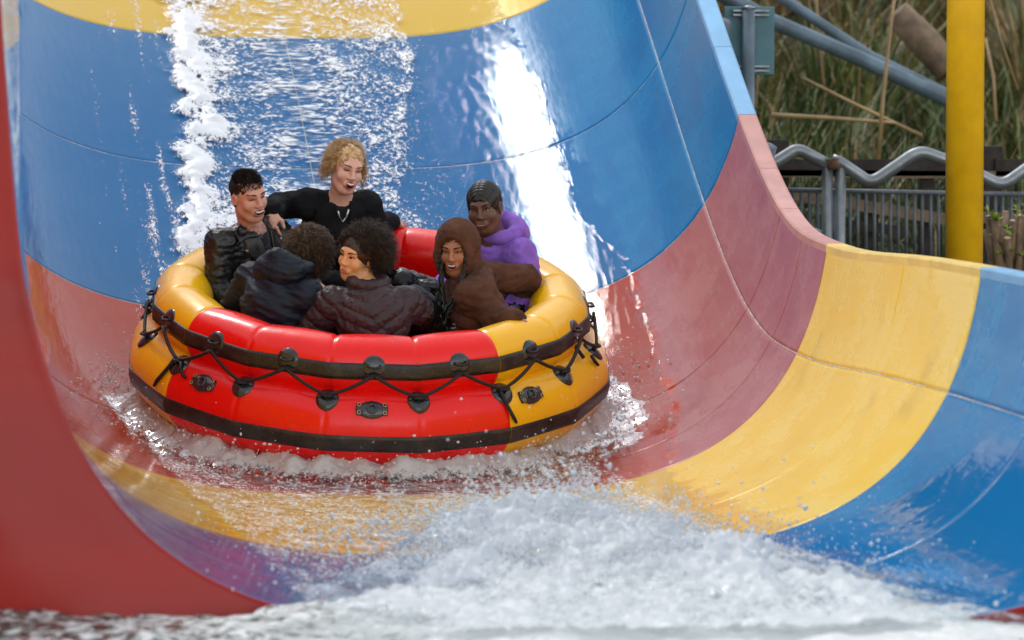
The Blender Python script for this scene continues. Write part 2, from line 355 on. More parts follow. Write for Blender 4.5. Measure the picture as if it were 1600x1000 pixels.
def froth_mat():
    t = NT('white_froth'); c = t.obj(); a = t.noise(c, 26, 5, .65); b = t.noise(c, 90, 3, .6)
    at = t.n.new('ShaderNodeAttribute'); at.attribute_name = 'foam'; fo = at.outputs['Fac']
    pat = t.math('ADD', t.math('MULTIPLY', a, .65), t.math('MULTIPLY', b, .35))
    m = t.ramp(t.math('SUBTRACT', pat, t.math('SUBTRACT', .78, t.math('MULTIPLY', fo, .62))), -.06, .16)
    nb = t.bump(a, .35, .02); nc = t.bump(pat, .15, .02); fr = t('Fresnel', IOR=1.33, Normal=nc)
    clear = t('MixShader', i0=t.math('MULTIPLY', fr, .55), i1=t('BsdfTransparent', Color=(.95, .98, .985)), i2=t('BsdfGlossy', Color=(1, 1, 1), Roughness=.05, Normal=nc))
    t.p(Base_Color=t.mix(t.ramp(a, .3, .7), (.80, .86, .89), (.95, .96, .97)), Roughness=.3, Specular_IOR_Level=.5, Normal=nb)
    white = t('MixShader', i0=.42, i1=t.b.outputs[0], i2=t('BsdfTranslucent', Color=(.9, .93, .95), Normal=nb))
    t.l.new(t('MixShader', i0=m, i1=clear, i2=white), t.out.inputs[0]); return t.m
M_FROTH = froth_mat()
_ico_v = None
def droplets(name, P, rad, mat, small=False):
    """many tiny drops as one mesh"""
    ph = (1+5**.5)/2
    iv = np.array([(-1, ph, 0), (1, ph, 0), (-1, -ph, 0), (1, -ph, 0), (0, -1, ph), (0, 1, ph), (0, -1, -ph), (0, 1, -ph), (ph, 0, -1), (ph, 0, 1), (-ph, 0, -1), (-ph, 0, 1)])/math.hypot(1, ph)
    fi = np.array([(0, 11, 5), (0, 5, 1), (0, 1, 7), (0, 7, 10), (0, 10, 11), (1, 5, 9), (5, 11, 4), (11, 10, 2), (10, 7, 6), (7, 1, 8), (3, 9, 4), (3, 4, 2), (3, 2, 6), (3, 6, 8), (3, 8, 9), (4, 9, 5), (2, 4, 11), (6, 2, 10), (8, 6, 7), (9, 8, 1)])
    if small:
        iv = np.array([(1, 0, 0), (-1, 0, 0), (0, 1, 0), (0, -1, 0), (0, 0, 1), (0, 0, -1)], float); fi = np.array([(0, 2, 4), (2, 1, 4), (1, 3, 4), (3, 0, 4), (2, 0, 5), (1, 2, 5), (3, 1, 5), (0, 3, 5)])
    n = len(P); nv = len(iv); st = RNG.uniform(.7, 1.5, (n, 1, 3)); V = P[:, None]+rad[:, None, None]*iv[None]*st
    F = fi[None]+(np.arange(n)*nv)[:, None, None]
    o = mesh_obj(name, V.reshape(-1, 3), F.reshape(-1, 3), mat); set_foam(o, np.ones(n*nv)); return o
def splash():
    xs = np.arange(-1.55, 1.8, .014); ys = np.arange(-6.9, -.6, .016); X, Y = np.meshgrid(xs, ys, indexing='ij'); Q = np.stack([X, Y*.8, 0*X], -1)
    def E(cx, cy, sx, sy): return np.exp(-((X-cx)/sx)**2-((Y-cy)/sy)**2)
    hump = .10*E(.0, -3.7, .34, .7)+.10*E(-.1, -4.3, .5, .8)+.10*E(.5, -4.9, .65, .8)+.07*E(.25, -6.0, 1.2, .7)
    body = E(.15, -4.6, .95, 1.7)+.6*E(.3, -6.2, 1.3, .6)
    n1 = fbm(Q*3.2, 5, .55); n2 = np.abs(fbm(Q*9+7, 4, .6)); n3 = fbm(Q*26+3, 3)
    sv = -Y; hw = np.interp(sv, [2, 3, 4.2, 5.7, 7], [.3, .5, .8, 1.15, 1.5])*(1+.22*fbm(np.stack([sv*2.2, 0*sv+(X > 0)*5, 0*sv], -1), 3)); cx = np.interp(sv, [2, 3, 5.7], [.25, .28, .05])
    env = sstep(2.0, 3.3, sv+.35*n1)*(1-sstep(.45, 1.15, np.abs(X-cx)/hw))
    h = hump*(1+.45*n1+.3*n2)+env*(.015+.028*np.abs(n1)+.02*n2+.006*n3)
    base = np.where(Y < -5.78, POOL_Z, np.maximum(trough_z(X, Y), POOL_Z))
    Z = base-.02+h*1.0+.02*np.clip(env*3, 0, 1)
    side = (np.abs(n1)*.3+.7); foam = np.clip(env**.8*.96*side+.55*n1*env**.6, 0, 1.3)
    F = np.array(grid_faces(len(xs), len(ys))); k = (foam.ravel()[F] > .07).any(1)
    Vx = X+.03*fbm(Q*7+50, 3)*env; Vy = Y+.04*fbm(Q*7+80, 3)*env
    o = mesh_obj('splash', np.stack([Vx, Vy, Z], -1).reshape(-1, 3), F[k].tolist(), M_FROTH); set_foam(o, foam); tag(o, 'white churning splash of foam where the slide meets the pool', 'splash', kind='stuff')
    # flying drops
    n = 26000; x = RNG.normal(.12, .42, n); y = RNG.normal(-4.5, 1.05, n)
    e = np.exp(-((x-.12)/.5)**2-((y+4.0)/1.3)**2); hz = .05+.2*e
    cl = fbm(np.stack([x*4, y*3, 0*x], -1), 3); z = np.maximum(trough_z(x, y), POOL_Z)+hz*(.5+.6*RNG.random(n)**1.5*(1+cl))+RNG.exponential(.02, n)*(1+2*(cl > .3))
    r = np.clip(RNG.lognormal(-5.75, .5, n), .0012, .010); ok = (np.abs(x) < 1.5) & (y > -6.9) & (y < -1.2)
    o = droplets('spray', np.stack([x, y, z], -1)[ok], r[ok], M_FROTH, True); tag(o, 'white drops of spray thrown up over the splash', 'spray', kind='stuff')
splash()
def flooded_end():   # pool water standing in the mouth of the slide
    xs = np.arange(-1.62, 1.75, .022); ys = np.arange(-6.75, -2.9, .022); X, Y = np.meshgrid(xs, ys, indexing='ij'); Q = np.stack([X, Y*.7, 0*X], -1)
    lev = floor_z(Y)+(POOL_Z-.005-floor_z(Y))*sstep(2.9, 5.0, -Y)
    Z = lev+sstep(2.9, 3.6, -Y)*(.018*fbm(Q*4, 4)+.010*fbm(Q*13+3, 3))
    st = fbm(np.stack([X*5, Y*1.3+X*1.2, 0*X], -1), 4); foam = np.clip(.30+.42*st+.15*sstep(4, 6, -Y), 0, .85)*sstep(2.95, 3.4, -Y)
    wet = (Z > trough_z(X, Y)-.012) & ((Y > -5.8) | (X > .25)); F = np.array(grid_faces(len(xs), len(ys))); k = wet.ravel()[F].any(1)
    o = mesh_obj('flooded_mouth_water', np.stack([X, Y, Z], -1).reshape(-1, 3), F[k].tolist(), M_FROTH); set_foam(o, foam); tag(o, kind='structure')
flooded_end()
RAFT_C = np.array([.005, 1.5, .355]); RAFT_PITCH = R(15)
def wake():
    a = np.radians(np.linspace(-125, 125, 420)); rr = np.linspace(.98, 1.75, 60); A, RR = np.meshgrid(a, rr, indexing='ij')
    X = RAFT_C[0]+RR*np.sin(A); Y = RAFT_C[1]-RR*np.cos(A); Q = np.stack([X, Y, 0*X], -1)
    front = .5+.5*np.cos(A); n1 = fbm(Q*5, 4, .55); n2 = np.abs(fbm(Q*14+4, 4, .6)); reach = np.interp(np.degrees(A), [-125, -80, -50, -20, 30, 60, 90, 125], [.12, .16, .22, .2, .17, .13, .16, .1])*(1+.5*fbm(np.stack([A*3, 0*A, 0*A], -1), 3))
    u = (RR-1.06)/reach
    h = np.exp(-np.clip(u, 0, 9)**2*1.2)*(.05+.075*front)*(1+.7*n1)+.03*n2*np.exp(-np.clip(u, 0, 9))
    Z = trough_z(X, Y)+.006+h-.012*sstep(1.6, 2.3, u)
    foam = np.clip(1.15*np.exp(-(np.clip(u, 0, 9)/1.05)**2)+.45*n1*np.exp(-(np.clip(u, 0, 9)/1.6)**2), 0, 1.2)
    X2 = X+.02*fbm(Q*9+20, 3); Y2 = Y+.02*fbm(Q*9+60, 3)
    F = np.array(grid_faces(len(a), len(rr))); k = (u.ravel()[F] < 2.3).any(1)
    o = mesh_obj('wake_foam', np.stack([X2, Y2, Z], -1).reshape(-1, 3), F[k].tolist(), M_FROTH); set_foam(o, foam); tag(o, 'white foam churning round the foot of the raft', 'foam', kind='stuff')
    n = 3500; an = np.radians(RNG.uniform(-110, 110, n)); r0 = 1.1+np.abs(RNG.normal(0, .16, n)); x = RAFT_C[0]+r0*np.sin(an); y = RAFT_C[1]-r0*np.cos(an)
    z = trough_z(x, y)+RNG.exponential(.05, n)+.02; r = np.clip(RNG.lognormal(-5.7, .45, n), .0014, .008)
    tag(droplets('wake_spray', np.stack([x, y, z], -1), r, M_FROTH), 'small drops flying round the foot of the raft', 'spray', kind='stuff')
wake()
# ================================================================ RAFT
RAFT_M = Matrix.Translation(Vector(RAFT_C)) @ Matrix.Rotation(RAFT_PITCH, 4, 'X')
raft = tag(empty('raft', mat=RAFT_M), 'round red and yellow inflatable raft with black strakes carrying six riders', 'raft')
def pvc(name, col, dark):
    t = NT(name); c = t.obj(); b = t.noise(c, 3.5, 5, .6); sc = t.noise(t.scl(c, (1, 1, 3)), 14, 5, .65); dr = t('TexVoronoi', 0, Vector=c, Scale=70.0)
    col2 = t.mix(t.math('MULTIPLY', t.ramp(b, .45, .75), .5), col, dark)
    col2 = t.mix(t.math('MULTIPLY', t.ramp(sc, .60, .75), .22), col2, (.75, .25, .16))
    h = t.math('ADD', t.math('MULTIPLY', t.ramp(dr, .0, .25, 1, 0), t.ramp(t.noise(c, 9, 2), .5, .62)), t.math('MULTIPLY', t.noise(t.scl(c, (1, 1, .6)), 7, 3), 1.2))
    t.p(Base_Color=col2, Roughness=t.ramp(b, .3, .7, .22, .36), Specular_IOR_Level=.4, Coat_Weight=.15, Coat_Roughness=.1, Normal=t.bump(h, .22, .012)); return t.m
M_RRED = pvc('raft_red', (.88, .006, .004), (.74, .004, .004)); M_RYEL = pvc('raft_yellow', (.93, .50, .003), (.85, .40, .002))
t = NT('strake_rubber'); c = t.obj(); sp = t.noise(c, 160, 2, .7); du = t.noise(c, 12, 4)
t.p(Base_Color=t.mix(t.ramp(sp, .66, .74), t.mix(t.ramp(du, .4, .7), (.010, .010, .011), (.035, .030, .026)), (.30, .31, .32)), Roughness=.42, Normal=t.bump(sp, .3, .004)); M_STRAKE = t.m
M_ROPE = simple('rope_black', (.008, .008, .009), .6, bump=.5, bscale=300)
M_PATCH = simple('patch_rubber', (.016, .022, .030), .22, var=.3, coat=.5)
M_BRASS = simple('brass', (.45, .36, .2), .35, .9)
NC = 16; A0 = -62.0; STEP = 360/NC
RU, ZU, rU = .945, .480, .145; RL, ZL, rL = .995, .20, .205
def ring_pt(Rc, a):                      # point of the 16-gon at angle a (deg), clockwise from the near side
    k = math.floor((a-A0)/STEP); f = (a-A0)/STEP-k; a1, a2 = R(A0+k*STEP), R(A0+(k+1)*STEP)
    p1 = np.array([math.sin(a1), -math.cos(a1)])*Rc; p2 = np.array([math.sin(a2), -math.cos(a2)])*Rc
    # soften the corner a little
    return p1+(p2-p1)*f
def tube_pt(Rc, zc, r, a, e, off=0.0):   # on the tube's skin: ring angle a, elevation e (deg) round the tube
    p = ring_pt(Rc, a); d = np.array([math.sin(R(a)), -math.cos(R(a))]); rr = r+off
    return np.array([p[0]+d[0]*rr*math.cos(R(e)), p[1]+d[1]*rr*math.cos(R(e)), zc+rr*math.sin(R(e))])
def quad(a):
    q = int(((a-A0) % 360)//90); return M_RRED if q in (0, 2) else M_RYEL
for (Rc, zc, r) in ((RU, ZU, rU), (RL, ZL, rL)):
    for k in range(NC):
        a0 = A0+k*STEP; fr = [0, .012, .03, .06, .14, .3, .5, .7, .86, .94, .97, .988, 1]; es = np.arange(0, 360, 10)
        pin = [-.006, -.005, -.001, .0005, .002, .004, .005, .004, .002, .0005, -.001, -.005, -.006]
        V = [tube_pt(Rc, zc, r, a0+min(f, .9999)*STEP, e, o+.0012*math.sin(7*R(e)+k)*(1-abs(2*f-1))) for f, o in zip(fr, pin) for e in es]
        mesh_obj('tube_segment', V, grid_faces(len(fr), len(es), wrap_v=True), quad(a0+STEP/2), raft)
def strip(name, Rc, zc, r, e0, w, mat, a_from=0, a_to=360, off=.005):
    ang = np.linspace(a_from, a_to, int(round((a_to-a_from)/STEP*6))+1); de = math.degrees(w/2/r); es = [e0-de, e0-de*.98, e0-de*.5, e0, e0+de*.5, e0+de*.98, e0+de]; ofs = [-.003, off, off, off, off, off, -.003]
    V = [tube_pt(Rc, zc, r, a, e, o) for a in ang for e, o in zip(es, ofs)]; return mesh_obj(name, V, grid_faces(len(ang), 7), mat, raft)
for k in range(4):       # strake lengths butt-jointed at the colour changes
    strip('rubbing_strake', RU, ZU, rU, 6, .078, M_STRAKE, A0+90*k+.15, A0+90*(k+1)-.15, .007); strip('rubbing_strake', RL, ZL, rL, -9, .082, M_STRAKE, A0+90*k+.15, A0+90*(k+1)-.15, .007)
def patch(Rc, zc, r, a, e, rad, name='rope_patch'):
    m = MB(); nr, na = 5, 20; V = [tube_pt(Rc, zc, r, a, e, .012)]
    prof = [(.25, .012), (.6, .010), (.92, .008), (1.0, .0), ]
    for q, o in prof:
        for j in range(na):
            th = 2*math.pi*j/na; V.append(tube_pt(Rc, zc, r, a+math.degrees(rad*q*math.cos(th)/(Rc+r)), e+math.degrees(rad*q*math.sin(th)/r), o))
    F = [(0, 1+j, 1+(j+1) % na) for j in range(na)]+[(1+i*na+j, 1+(i+1)*na+j, 1+(i+1)*na+(j+1) % na, 1+i*na+(j+1) % na) for i in range(len(prof)-1) for j in range(na)]
    o = mesh_obj(name, V, F, M_PATCH, raft)
    pts = [tube_pt(Rc, zc, r, a+dx, e+dy, oo) for dx, dy, oo in ((-1.5, 3, .012), (-1.4, 0, .03), (0, -2, .036), (1.4, 0, .03), (1.5, 3, .012))]
    mesh_obj('rope_eye', *tube_geo(pts, .007, 6), M_ROPE, o); return o
ups = []; lows = []
for k in range(NC):
    au = A0+STEP*(k+.5); al = A0+STEP*k
    patch(RU, ZU, rU, au, 15, .058); ups.append((au, tube_pt(RU, ZU, rU, au, 2, .03)))
    patch(RL, ZL, rL, al, 52, .062); lows.append((al, tube_pt(RL, ZL, rL, al, 54, .026)))
for k in range(NC):      # lacing rope, one run from patch to patch
    seq = [lows[k][1], ups[k][1], lows[(k+1) % NC][1]]
    for p, q in zip(seq[:-1], seq[1:]):
        u = np.linspace(0, 1, 9)[:, None]; d = (p+q)/2; d = np.array([d[0], d[1], 0]); d /= np.linalg.norm(d)
        pts = p+(q-p)*u+4*u*(1-u)*(d*.006+np.array([0, 0, -.012])); mesh_obj('lacing_rope', *tube_geo(pts, .009, 6), M_ROPE, raft)
for a in (-51, -6, 36, 130, 220):  # lifting plates
    m = MB(); ou = [(-.072, -.028), (-.05, -.03), (-.03, -.04), (0, -.045), (.03, -.04), (.05, -.03), (.072, -.028), (.076, 0), (.072, .028), (.05, .024), (.03, .036), (0, .042), (-.03, .036), (-.05, .024), (-.072, .028), (-.076, 0)]
    def pp(x, y, o): return tube_pt(RL, ZL, rL, a+math.degrees(x/(RL+rL*.7)), 38+math.degrees(y/rL), o)
    V = [pp(x, y, -.002) for x, y in ou]+[pp(x, y, .012) for x, y in ou]+[pp(x*.9, y*.9, .016) for x, y in ou]+[pp(0, 0, .018)]; n = len(ou)
    F = [(i, (i+1) % n, n+(i+1) % n, n+i) for i in range(n)]+[(n+i, n+(i+1) % n, 2*n+(i+1) % n, 2*n+i) for i in range(n)]+[(2*n+i, 2*n+(i+1) % n, 3*n) for i in range(n)]
    pl = mesh_obj('lifting_plate', V, F, M_PATCH, raft)
    for x, y in ((-.06, -.018), (.06, -.018), (-.06, .018), (.06, .018)):
        th = np.linspace(0, 2*np.pi, 10)[:-1]; mesh_obj('eyelet', *tube_geo([pp(x+.008*math.cos(q), y+.008*math.sin(q), .018) for q in th], .0028, 5, True), M_BRASS, pl)
    th = np.linspace(0, 2*np.pi, 16)[:-1]; mesh_obj('boss', *tube_geo([pp(.02*math.cos(q), .02*math.sin(q), .02) for q in th], .007, 6, True), M_PATCH, pl)
def tail(a, pts):
    V = []
    P = [tube_pt(RL, ZL, rL, a+da, e, o) for da, e, o in pts]; m = MB(); m.tube(P, [.010]*(len(P)-1)+[.007], 6); m.obj('strap_tail', M_ROPE, raft)
tail(27, [(-.5, 50, .03), (.2, 38, .014), (.8, 26, .012), (1.8, 14, .012), (2.4, 8, .012)])
tail(-63, [(0, 52, .03), (-.8, 44, .015), (-1.8, 30, .012), (-3.6, 16, .012), (-4.4, 8, .012)])
tail(-60, [(0, 52, .03), (.8, 44, .02), (2.4, 38, .014), (3.4, 36, .012)])
tail(62, [(0, 52, .03), (.8, 70, .05), (1.4, 84, .10), (.6, 95, .15)])
tail(66, [(0, 48, .03), (1, 40, .016), (2, 33, .012)])
# inside: inflatable floor and seat ring
for k in range(4):
    ang = np.arange(A0+90*k, A0+90*(k+1)+.01, STEP/2); es = np.arange(0, 360, 15)
    V = [tube_pt(.66, .17, .16, min(a, A0+90*(k+1)-.001), e) for a in ang for e in es]; mesh_obj('seat_tube', V, grid_faces(len(ang), len(es), wrap_v=True), M_RRED, raft)
th = np.radians(np.arange(0, 360, 22.5)); V = [(0, 0, .10)]+[(q*math.sin(a), -q*math.cos(a), .10-.03*(q > .4)) for q in (.4, .8, .9) for a in th]; n = 16
F = [(0, 1+j, 1+(j+1) % n) for j in range(n)]+[(1+i*n+j, 1+(i+1)*n+j, 1+(i+1)*n+(j+1) % n, 1+i*n+(j+1) % n) for i in range(2) for j in range(n)]
mesh_obj('raft_floor', V, F, simple('raft_floor', (.06, .07, .08), .5), raft)
# ================================================================ PEOPLE (solid shapes blended into one skin, then meshed)
def nrmz(v): v = np.asarray(v, float); return v/(np.linalg.norm(v)+1e-12)
def cone(a, b, ra, rb, k=.02, sub=False):
    a, b = np.array(a, float), np.array(b, float); ba = b-a; L2 = ba@ba+1e-12; rm = max(ra, rb)
    def d(p):
        h = np.clip(((p-a)@ba)/L2, 0, 1); return np.linalg.norm(p-a-h[..., None]*ba, axis=-1)-(ra+(rb-ra)*h)
    return (d, np.minimum(a, b)-rm, np.maximum(a, b)+rm, k, sub)
def ell(c, r, k=.02, rot=None, sub=False):
    c, r = np.array(c, float), np.array(r, float); Rm = np.eye(3) if rot is None else np.asarray(rot)
    def d(p):
        q = (p-c)@Rm; k0 = np.linalg.norm(q/r, axis=-1); k1 = np.linalg.norm(q/(r*r), axis=-1)+1e-9; return k0*(k0-1)/k1
    m = r.max(); e = np.abs(Rm)@r; return (d, c-e, c+e, k, sub)
def sdf_eval(prims, p):
    f = np.full(p.shape[:-1], .12)
    for d, lo, hi, k, sub in prims:
        x = d(p)
        if sub: a, b = f, -x; h = np.maximum(k-np.abs(a-b), 0)/k; f = np.maximum(a, b)+h*h*k/4
        else: a, b = f, x; h = np.maximum(k-np.abs(a-b), 0)/k; f = np.minimum(a, b)-h*h*k/4
    return f
def axis_pts(lo, hi, coarse, fines):
    pts = [lo]; x = lo
    while x < hi:
        st = coarse
        for a, b, s in fines:
            if a-.004 <= x <= b: st = min(st, s)
        x += st; pts.append(x)
    return np.array(pts)
def sdf_mesh(prims, coarse=.009, fines=()):
    """fines: list of (centre, halfsize, step) boxes that get a finer grid"""
    add = [p for p in prims if not p[4]]
    lo = np.min([p[1] for p in add], 0)-.02; hi = np.max([p[2] for p in add], 0)+.02
    ax = [axis_pts(lo[i], hi[i], coarse, [(c[i]-h, c[i]+h, s) for c, h, s in fines]) for i in range(3)]
    F = np.full([len(a) for a in ax], .12, np.float32)
    for d, l, h, k, sub in prims:
        m = k+.025; sl = [slice(max(0, np.searchsorted(ax[i], l[i]-m)-1), np.searchsorted(ax[i], h[i]+m)+1) for i in range(3)]
        if any(s.stop-s.start < 2 for s in sl): continue
        G = np.stack(np.meshgrid(*[ax[i][sl[i]] for i in range(3)], indexing='ij'), -1); x = d(G); a = F[tuple(sl)]
        if sub: b = -x; hh = np.maximum(k-np.abs(a-b), 0)/k; F[tuple(sl)] = np.maximum(a, b)+hh*hh*k/4
        else: b = x; hh = np.maximum(k-np.abs(a-b), 0)/k; F[tuple(sl)] = np.minimum(a, b)-hh*hh*k/4
    return surface_nets(F, ax)
def surface_nets(F, ax):
    S = F < 0; n = np.array(F.shape)
    c = [S[i:n[0]-1+i, j:n[1]-1+j, k:n[2]-1+k] for i in (0, 1) for j in (0, 1) for k in (0, 1)]
    sm = sum(x.astype(np.int8) for x in c); act = (sm > 0) & (sm < 8); I = np.argwhere(act)
    idx = np.full(act.shape, -1, np.int64); idx[act] = np.arange(len(I))
    acc = np.zeros((len(I), 3)); cnt = np.zeros(len(I))
    corners = [(i, j, k) for i in (0, 1) for j in (0, 1) for k in (0, 1)]
    val = {q: F[I[:, 0]+q[0], I[:, 1]+q[1], I[:, 2]+q[2]].astype(float) for q in corners}
    for q in corners:
        for d in range(3):
            if q[d]: continue
            w = list(q); w[d] = 1; w = tuple(w); a, b = val[q], val[w]; m = (a < 0) != (b < 0)
            t = np.where(m, a/np.where(m, a-b, 1), 0); p = np.array(q, float)[None]+np.eye(3)[d][None]*t[:, None]
            acc[m] += p[m]; cnt += m
    g = I+acc/cnt[:, None]; V = np.stack([np.interp(g[:, d], np.arange(n[d]), ax[d]) for d in range(3)], -1)
    faces = []
    for d in range(3):
        e1, e2 = (d+1) % 3, (d+2) % 3; sl0 = [slice(None)]*3; sl1 = [slice(None)]*3; sl0[d] = slice(0, -1); sl1[d] = slice(1, None)
        A, B = S[tuple(sl0)], S[tuple(sl1)]; X = np.argwhere(A != B); ok = (X[:, e1] > 0) & (X[:, e2] > 0) & (X[:, e1] < n[e1]-1) & (X[:, e2] < n[e2]-1); X = X[ok]
        fl = A[tuple(X.T)]; q = []
        for o1, o2 in ((1, 1), (0, 1), (0, 0), (1, 0)):
            Y = X.copy(); Y[:, e1] -= o1; Y[:, e2] -= o2; q.append(idx[tuple(Y.T)])
        q = np.stack(q, -1); q[~fl] = q[~fl][:, ::-1]; faces.append(q)
    return V, np.concatenate(faces)
def vnormals(V, F):
    a, b, c, d = (V[F[:, i]] for i in range(4)); n = np.cross(c-a, d-b); N = np.zeros_like(V)
    for i in range(4): np.add.at(N, F[:, i], n)
    return N/(np.linalg.norm(N, axis=1)[:, None]+1e-12)
def ridged(P, o=3): return 1-np.abs(fbm(P, o))*2
def folds(V, N, amp, freq, stretch=(1, 1, 1), seed=0, rot=None):
    Q = V if rot is None else V@np.asarray(rot); Q = Q*np.array(stretch)*freq+seed*13.7
    w = fbm(Q*.5+5, 2); d = amp*(ridged(Q+w[:, None]*.6, 2)*.8+.5*fbm(Q*2.3, 2)); return V+N*d[:, None]

def skin_mat(name, col, warm, ink=None):
    t = NT(name); c = t.obj(); n = t.noise(c, 14, 4, .6); f = t.noise(c, 90, 3, .6)
    base = t.mix(t.ramp(n, .35, .7), col, warm)
    if ink is not None:   # tattoo: flat print on the neck, between two heights of the figure
        z = t.n.new('ShaderNodeSeparateXYZ'); t.l.new(c, z.inputs[0]); v = t('TexVoronoi', 0, {'feature': 'DISTANCE_TO_EDGE'}, Vector=c, Scale=42.0)
        m = t.math('MULTIPLY', t.ramp(v, .02, .10, 1, .25), t.math('MULTIPLY', t.ramp(z.outputs[2], ink[0]-.01, ink[0]+.01), t.ramp(z.outputs[2], ink[1]-.012, ink[1]+.012, 1, 0)))
        base = t.mix(t.math('MULTIPLY', m, .8), base, (.07, .085, .075))
    t.p(Base_Color=base, Roughness=t.ramp(f, .3, .7, .36, .52), Subsurface_Weight=.12, Normal=t.bump(f, .12, .002))
    t.b.inputs['Subsurface Radius'].default_value = (.012, .005, .003); return t.m
def cloth(name, col, rough=.85, sheen=.3, weave=350, bump=.25, wet=.25):
    t = NT(name); c = t.obj(); n = t.noise(c, 9, 4, .6); w = t.noise(c, weave, 3, .7); dr = t('TexVoronoi', 0, Vector=c, Scale=95.0)
    spot = t.math('MULTIPLY', t.ramp(dr, .0, .16, 1, 0), t.ramp(t.noise(c, 21, 2), .56, .66))
    b = t.mix(t.ramp(n, .3, .7), tuple(x*.72 for x in col), tuple(x*1.25 for x in col)); b = t.mix(t.math('MULTIPLY', t.ramp(w, .5, .8), .5), b, tuple(min(1, x*1.7+.004) for x in col))
    ro = t.math('SUBTRACT', rough, t.math('MULTIPLY', spot, .5)); h = t.math('ADD', w, t.math('MULTIPLY', spot, 1.6))
    t.p(Base_Color=b, Roughness=ro, Sheen_Weight=sheen, Sheen_Roughness=.5, Specular_IOR_Level=wet, Normal=t.bump(h, bump, .004)); return t.m
def hair_mat(name, a, b):
    t = NT(name); c = t.obj(); n = t.noise(c, 38, 4, .7); t.p(Base_Color=t.mix(t.ramp(n, .35, .68), a, b), Roughness=.42, Specular_IOR_Level=.4); return t.m
M_TEETH = simple('teeth', (.66, .61, .54), .25, var=.05); M_MOUTH = simple('mouth_inside', (.06, .010, .010), .5); M_EYEW = simple('eye_white', (.72, .70, .68), .15, var=.05)
M_IRIS = simple('iris_brown', (.030, .014, .008), .1); M_LASH = simple('lash', (.010, .008, .007), .7); M_BLACK = simple('shoe_black', (.012, .012, .013), .5); M_STEEL = simple('stud_steel', (.5, .5, .5), .3, .9)

def head_prims(c, Rm, s=1.0, jaw=1.0, full_=1.0):
    """Rm columns: person's right, forward, up"""
    P = lambda x, y, z: c+Rm@(np.array([x, y, z])*s); E = lambda x, y, z, r, k=.02, sub=False: ell(P(x, y, z), np.array(r)*s, k, Rm, sub); pr = []
    pr.append(E(0, -.012, .036, (.075, .093, .082))); pr.append(E(0, .024, -.038, (.058*jaw, .066, .074), .03))
    pr.append(cone(P(0, .064, -.098), P(0, .060, -.094), .021*s, .021*s, .03))
    for q in (-1, 1):
        pr.append(cone(P(q*.046*jaw, .0, -.055), P(q*.026*jaw, .052, -.092), .024*s, .018*s, .03))
        pr.append(E(q*.040, .060, -.022, (.026*full_, .022, .024), .025)); pr.append(E(q*.078, -.010, -.004, (.011, .022, .033), .008, )); pr.append(E(q*.086, -.004, -.004, (.006, .012, .02), .006, True))
    pr.append(cone(P(-.034, .074, .034), P(.034, .074, .034), .015*s, .015*s, .02))
    for q in (-1, 1): pr.append(E(q*.032, .100, .014, (.019, .016, .012), .014, True))
    pr.append(cone(P(0, .086, .022), P(0, .104, -.016), .008*s, .0125*s, .012))
    for q in (-1, 1): pr.append(E(q*.0125, .098, -.020, (.0095, .011, .008), .008))
    pr.append(cone(P(-.018, .084, -.056), P(.018, .084, -.056), .013*s, .013*s, .015))
    return pr
def hand_prims(w, d, nrm, side, curl=.5, s=1.0):
    """w wrist, d finger direction, nrm back-of-hand normal, side = direction of the thumb"""
    d, nrm = nrmz(d), nrmz(nrm); side = nrmz(side); pr = [cone(w, w+d*.05*s, .024*s, .027*s, .015), ell(w+d*.055*s, np.array([.040, .048, .017])*s, .015, np.stack([side, d, nrm], 1))]
    for i, (o, L) in enumerate(((.030, .072), (.010, .080), (-.011, .075), (-.030, .060))):
        b = w+d*.088*s+side*o*s; dd = d.copy(); p = b
        for seg, f in enumerate((.45, .32, .23)):
            a = curl*(.9+.35*seg); dd = nrmz(dd*math.cos(a)-nrm*math.sin(a)); q = p+dd*L*f*s; pr.append(cone(p, q, .0095*s-.001*seg, .0088*s-.001*seg, .005)); p = q
            nn = nrmz(nrm-dd*(nrm@dd)) if seg < 2 else nrm
    tb = w+d*.03*s+side*.026*s; t1 = tb+(d*.5+side*.75-nrm*.3)*.036*s; t2 = t1+(d*.85+side*.1-nrm*.55)*.032*s
    pr += [cone(tb, t1, .014*s, .011*s, .01), cone(t1, t2, .0105*s, .0085*s, .006)]; return pr
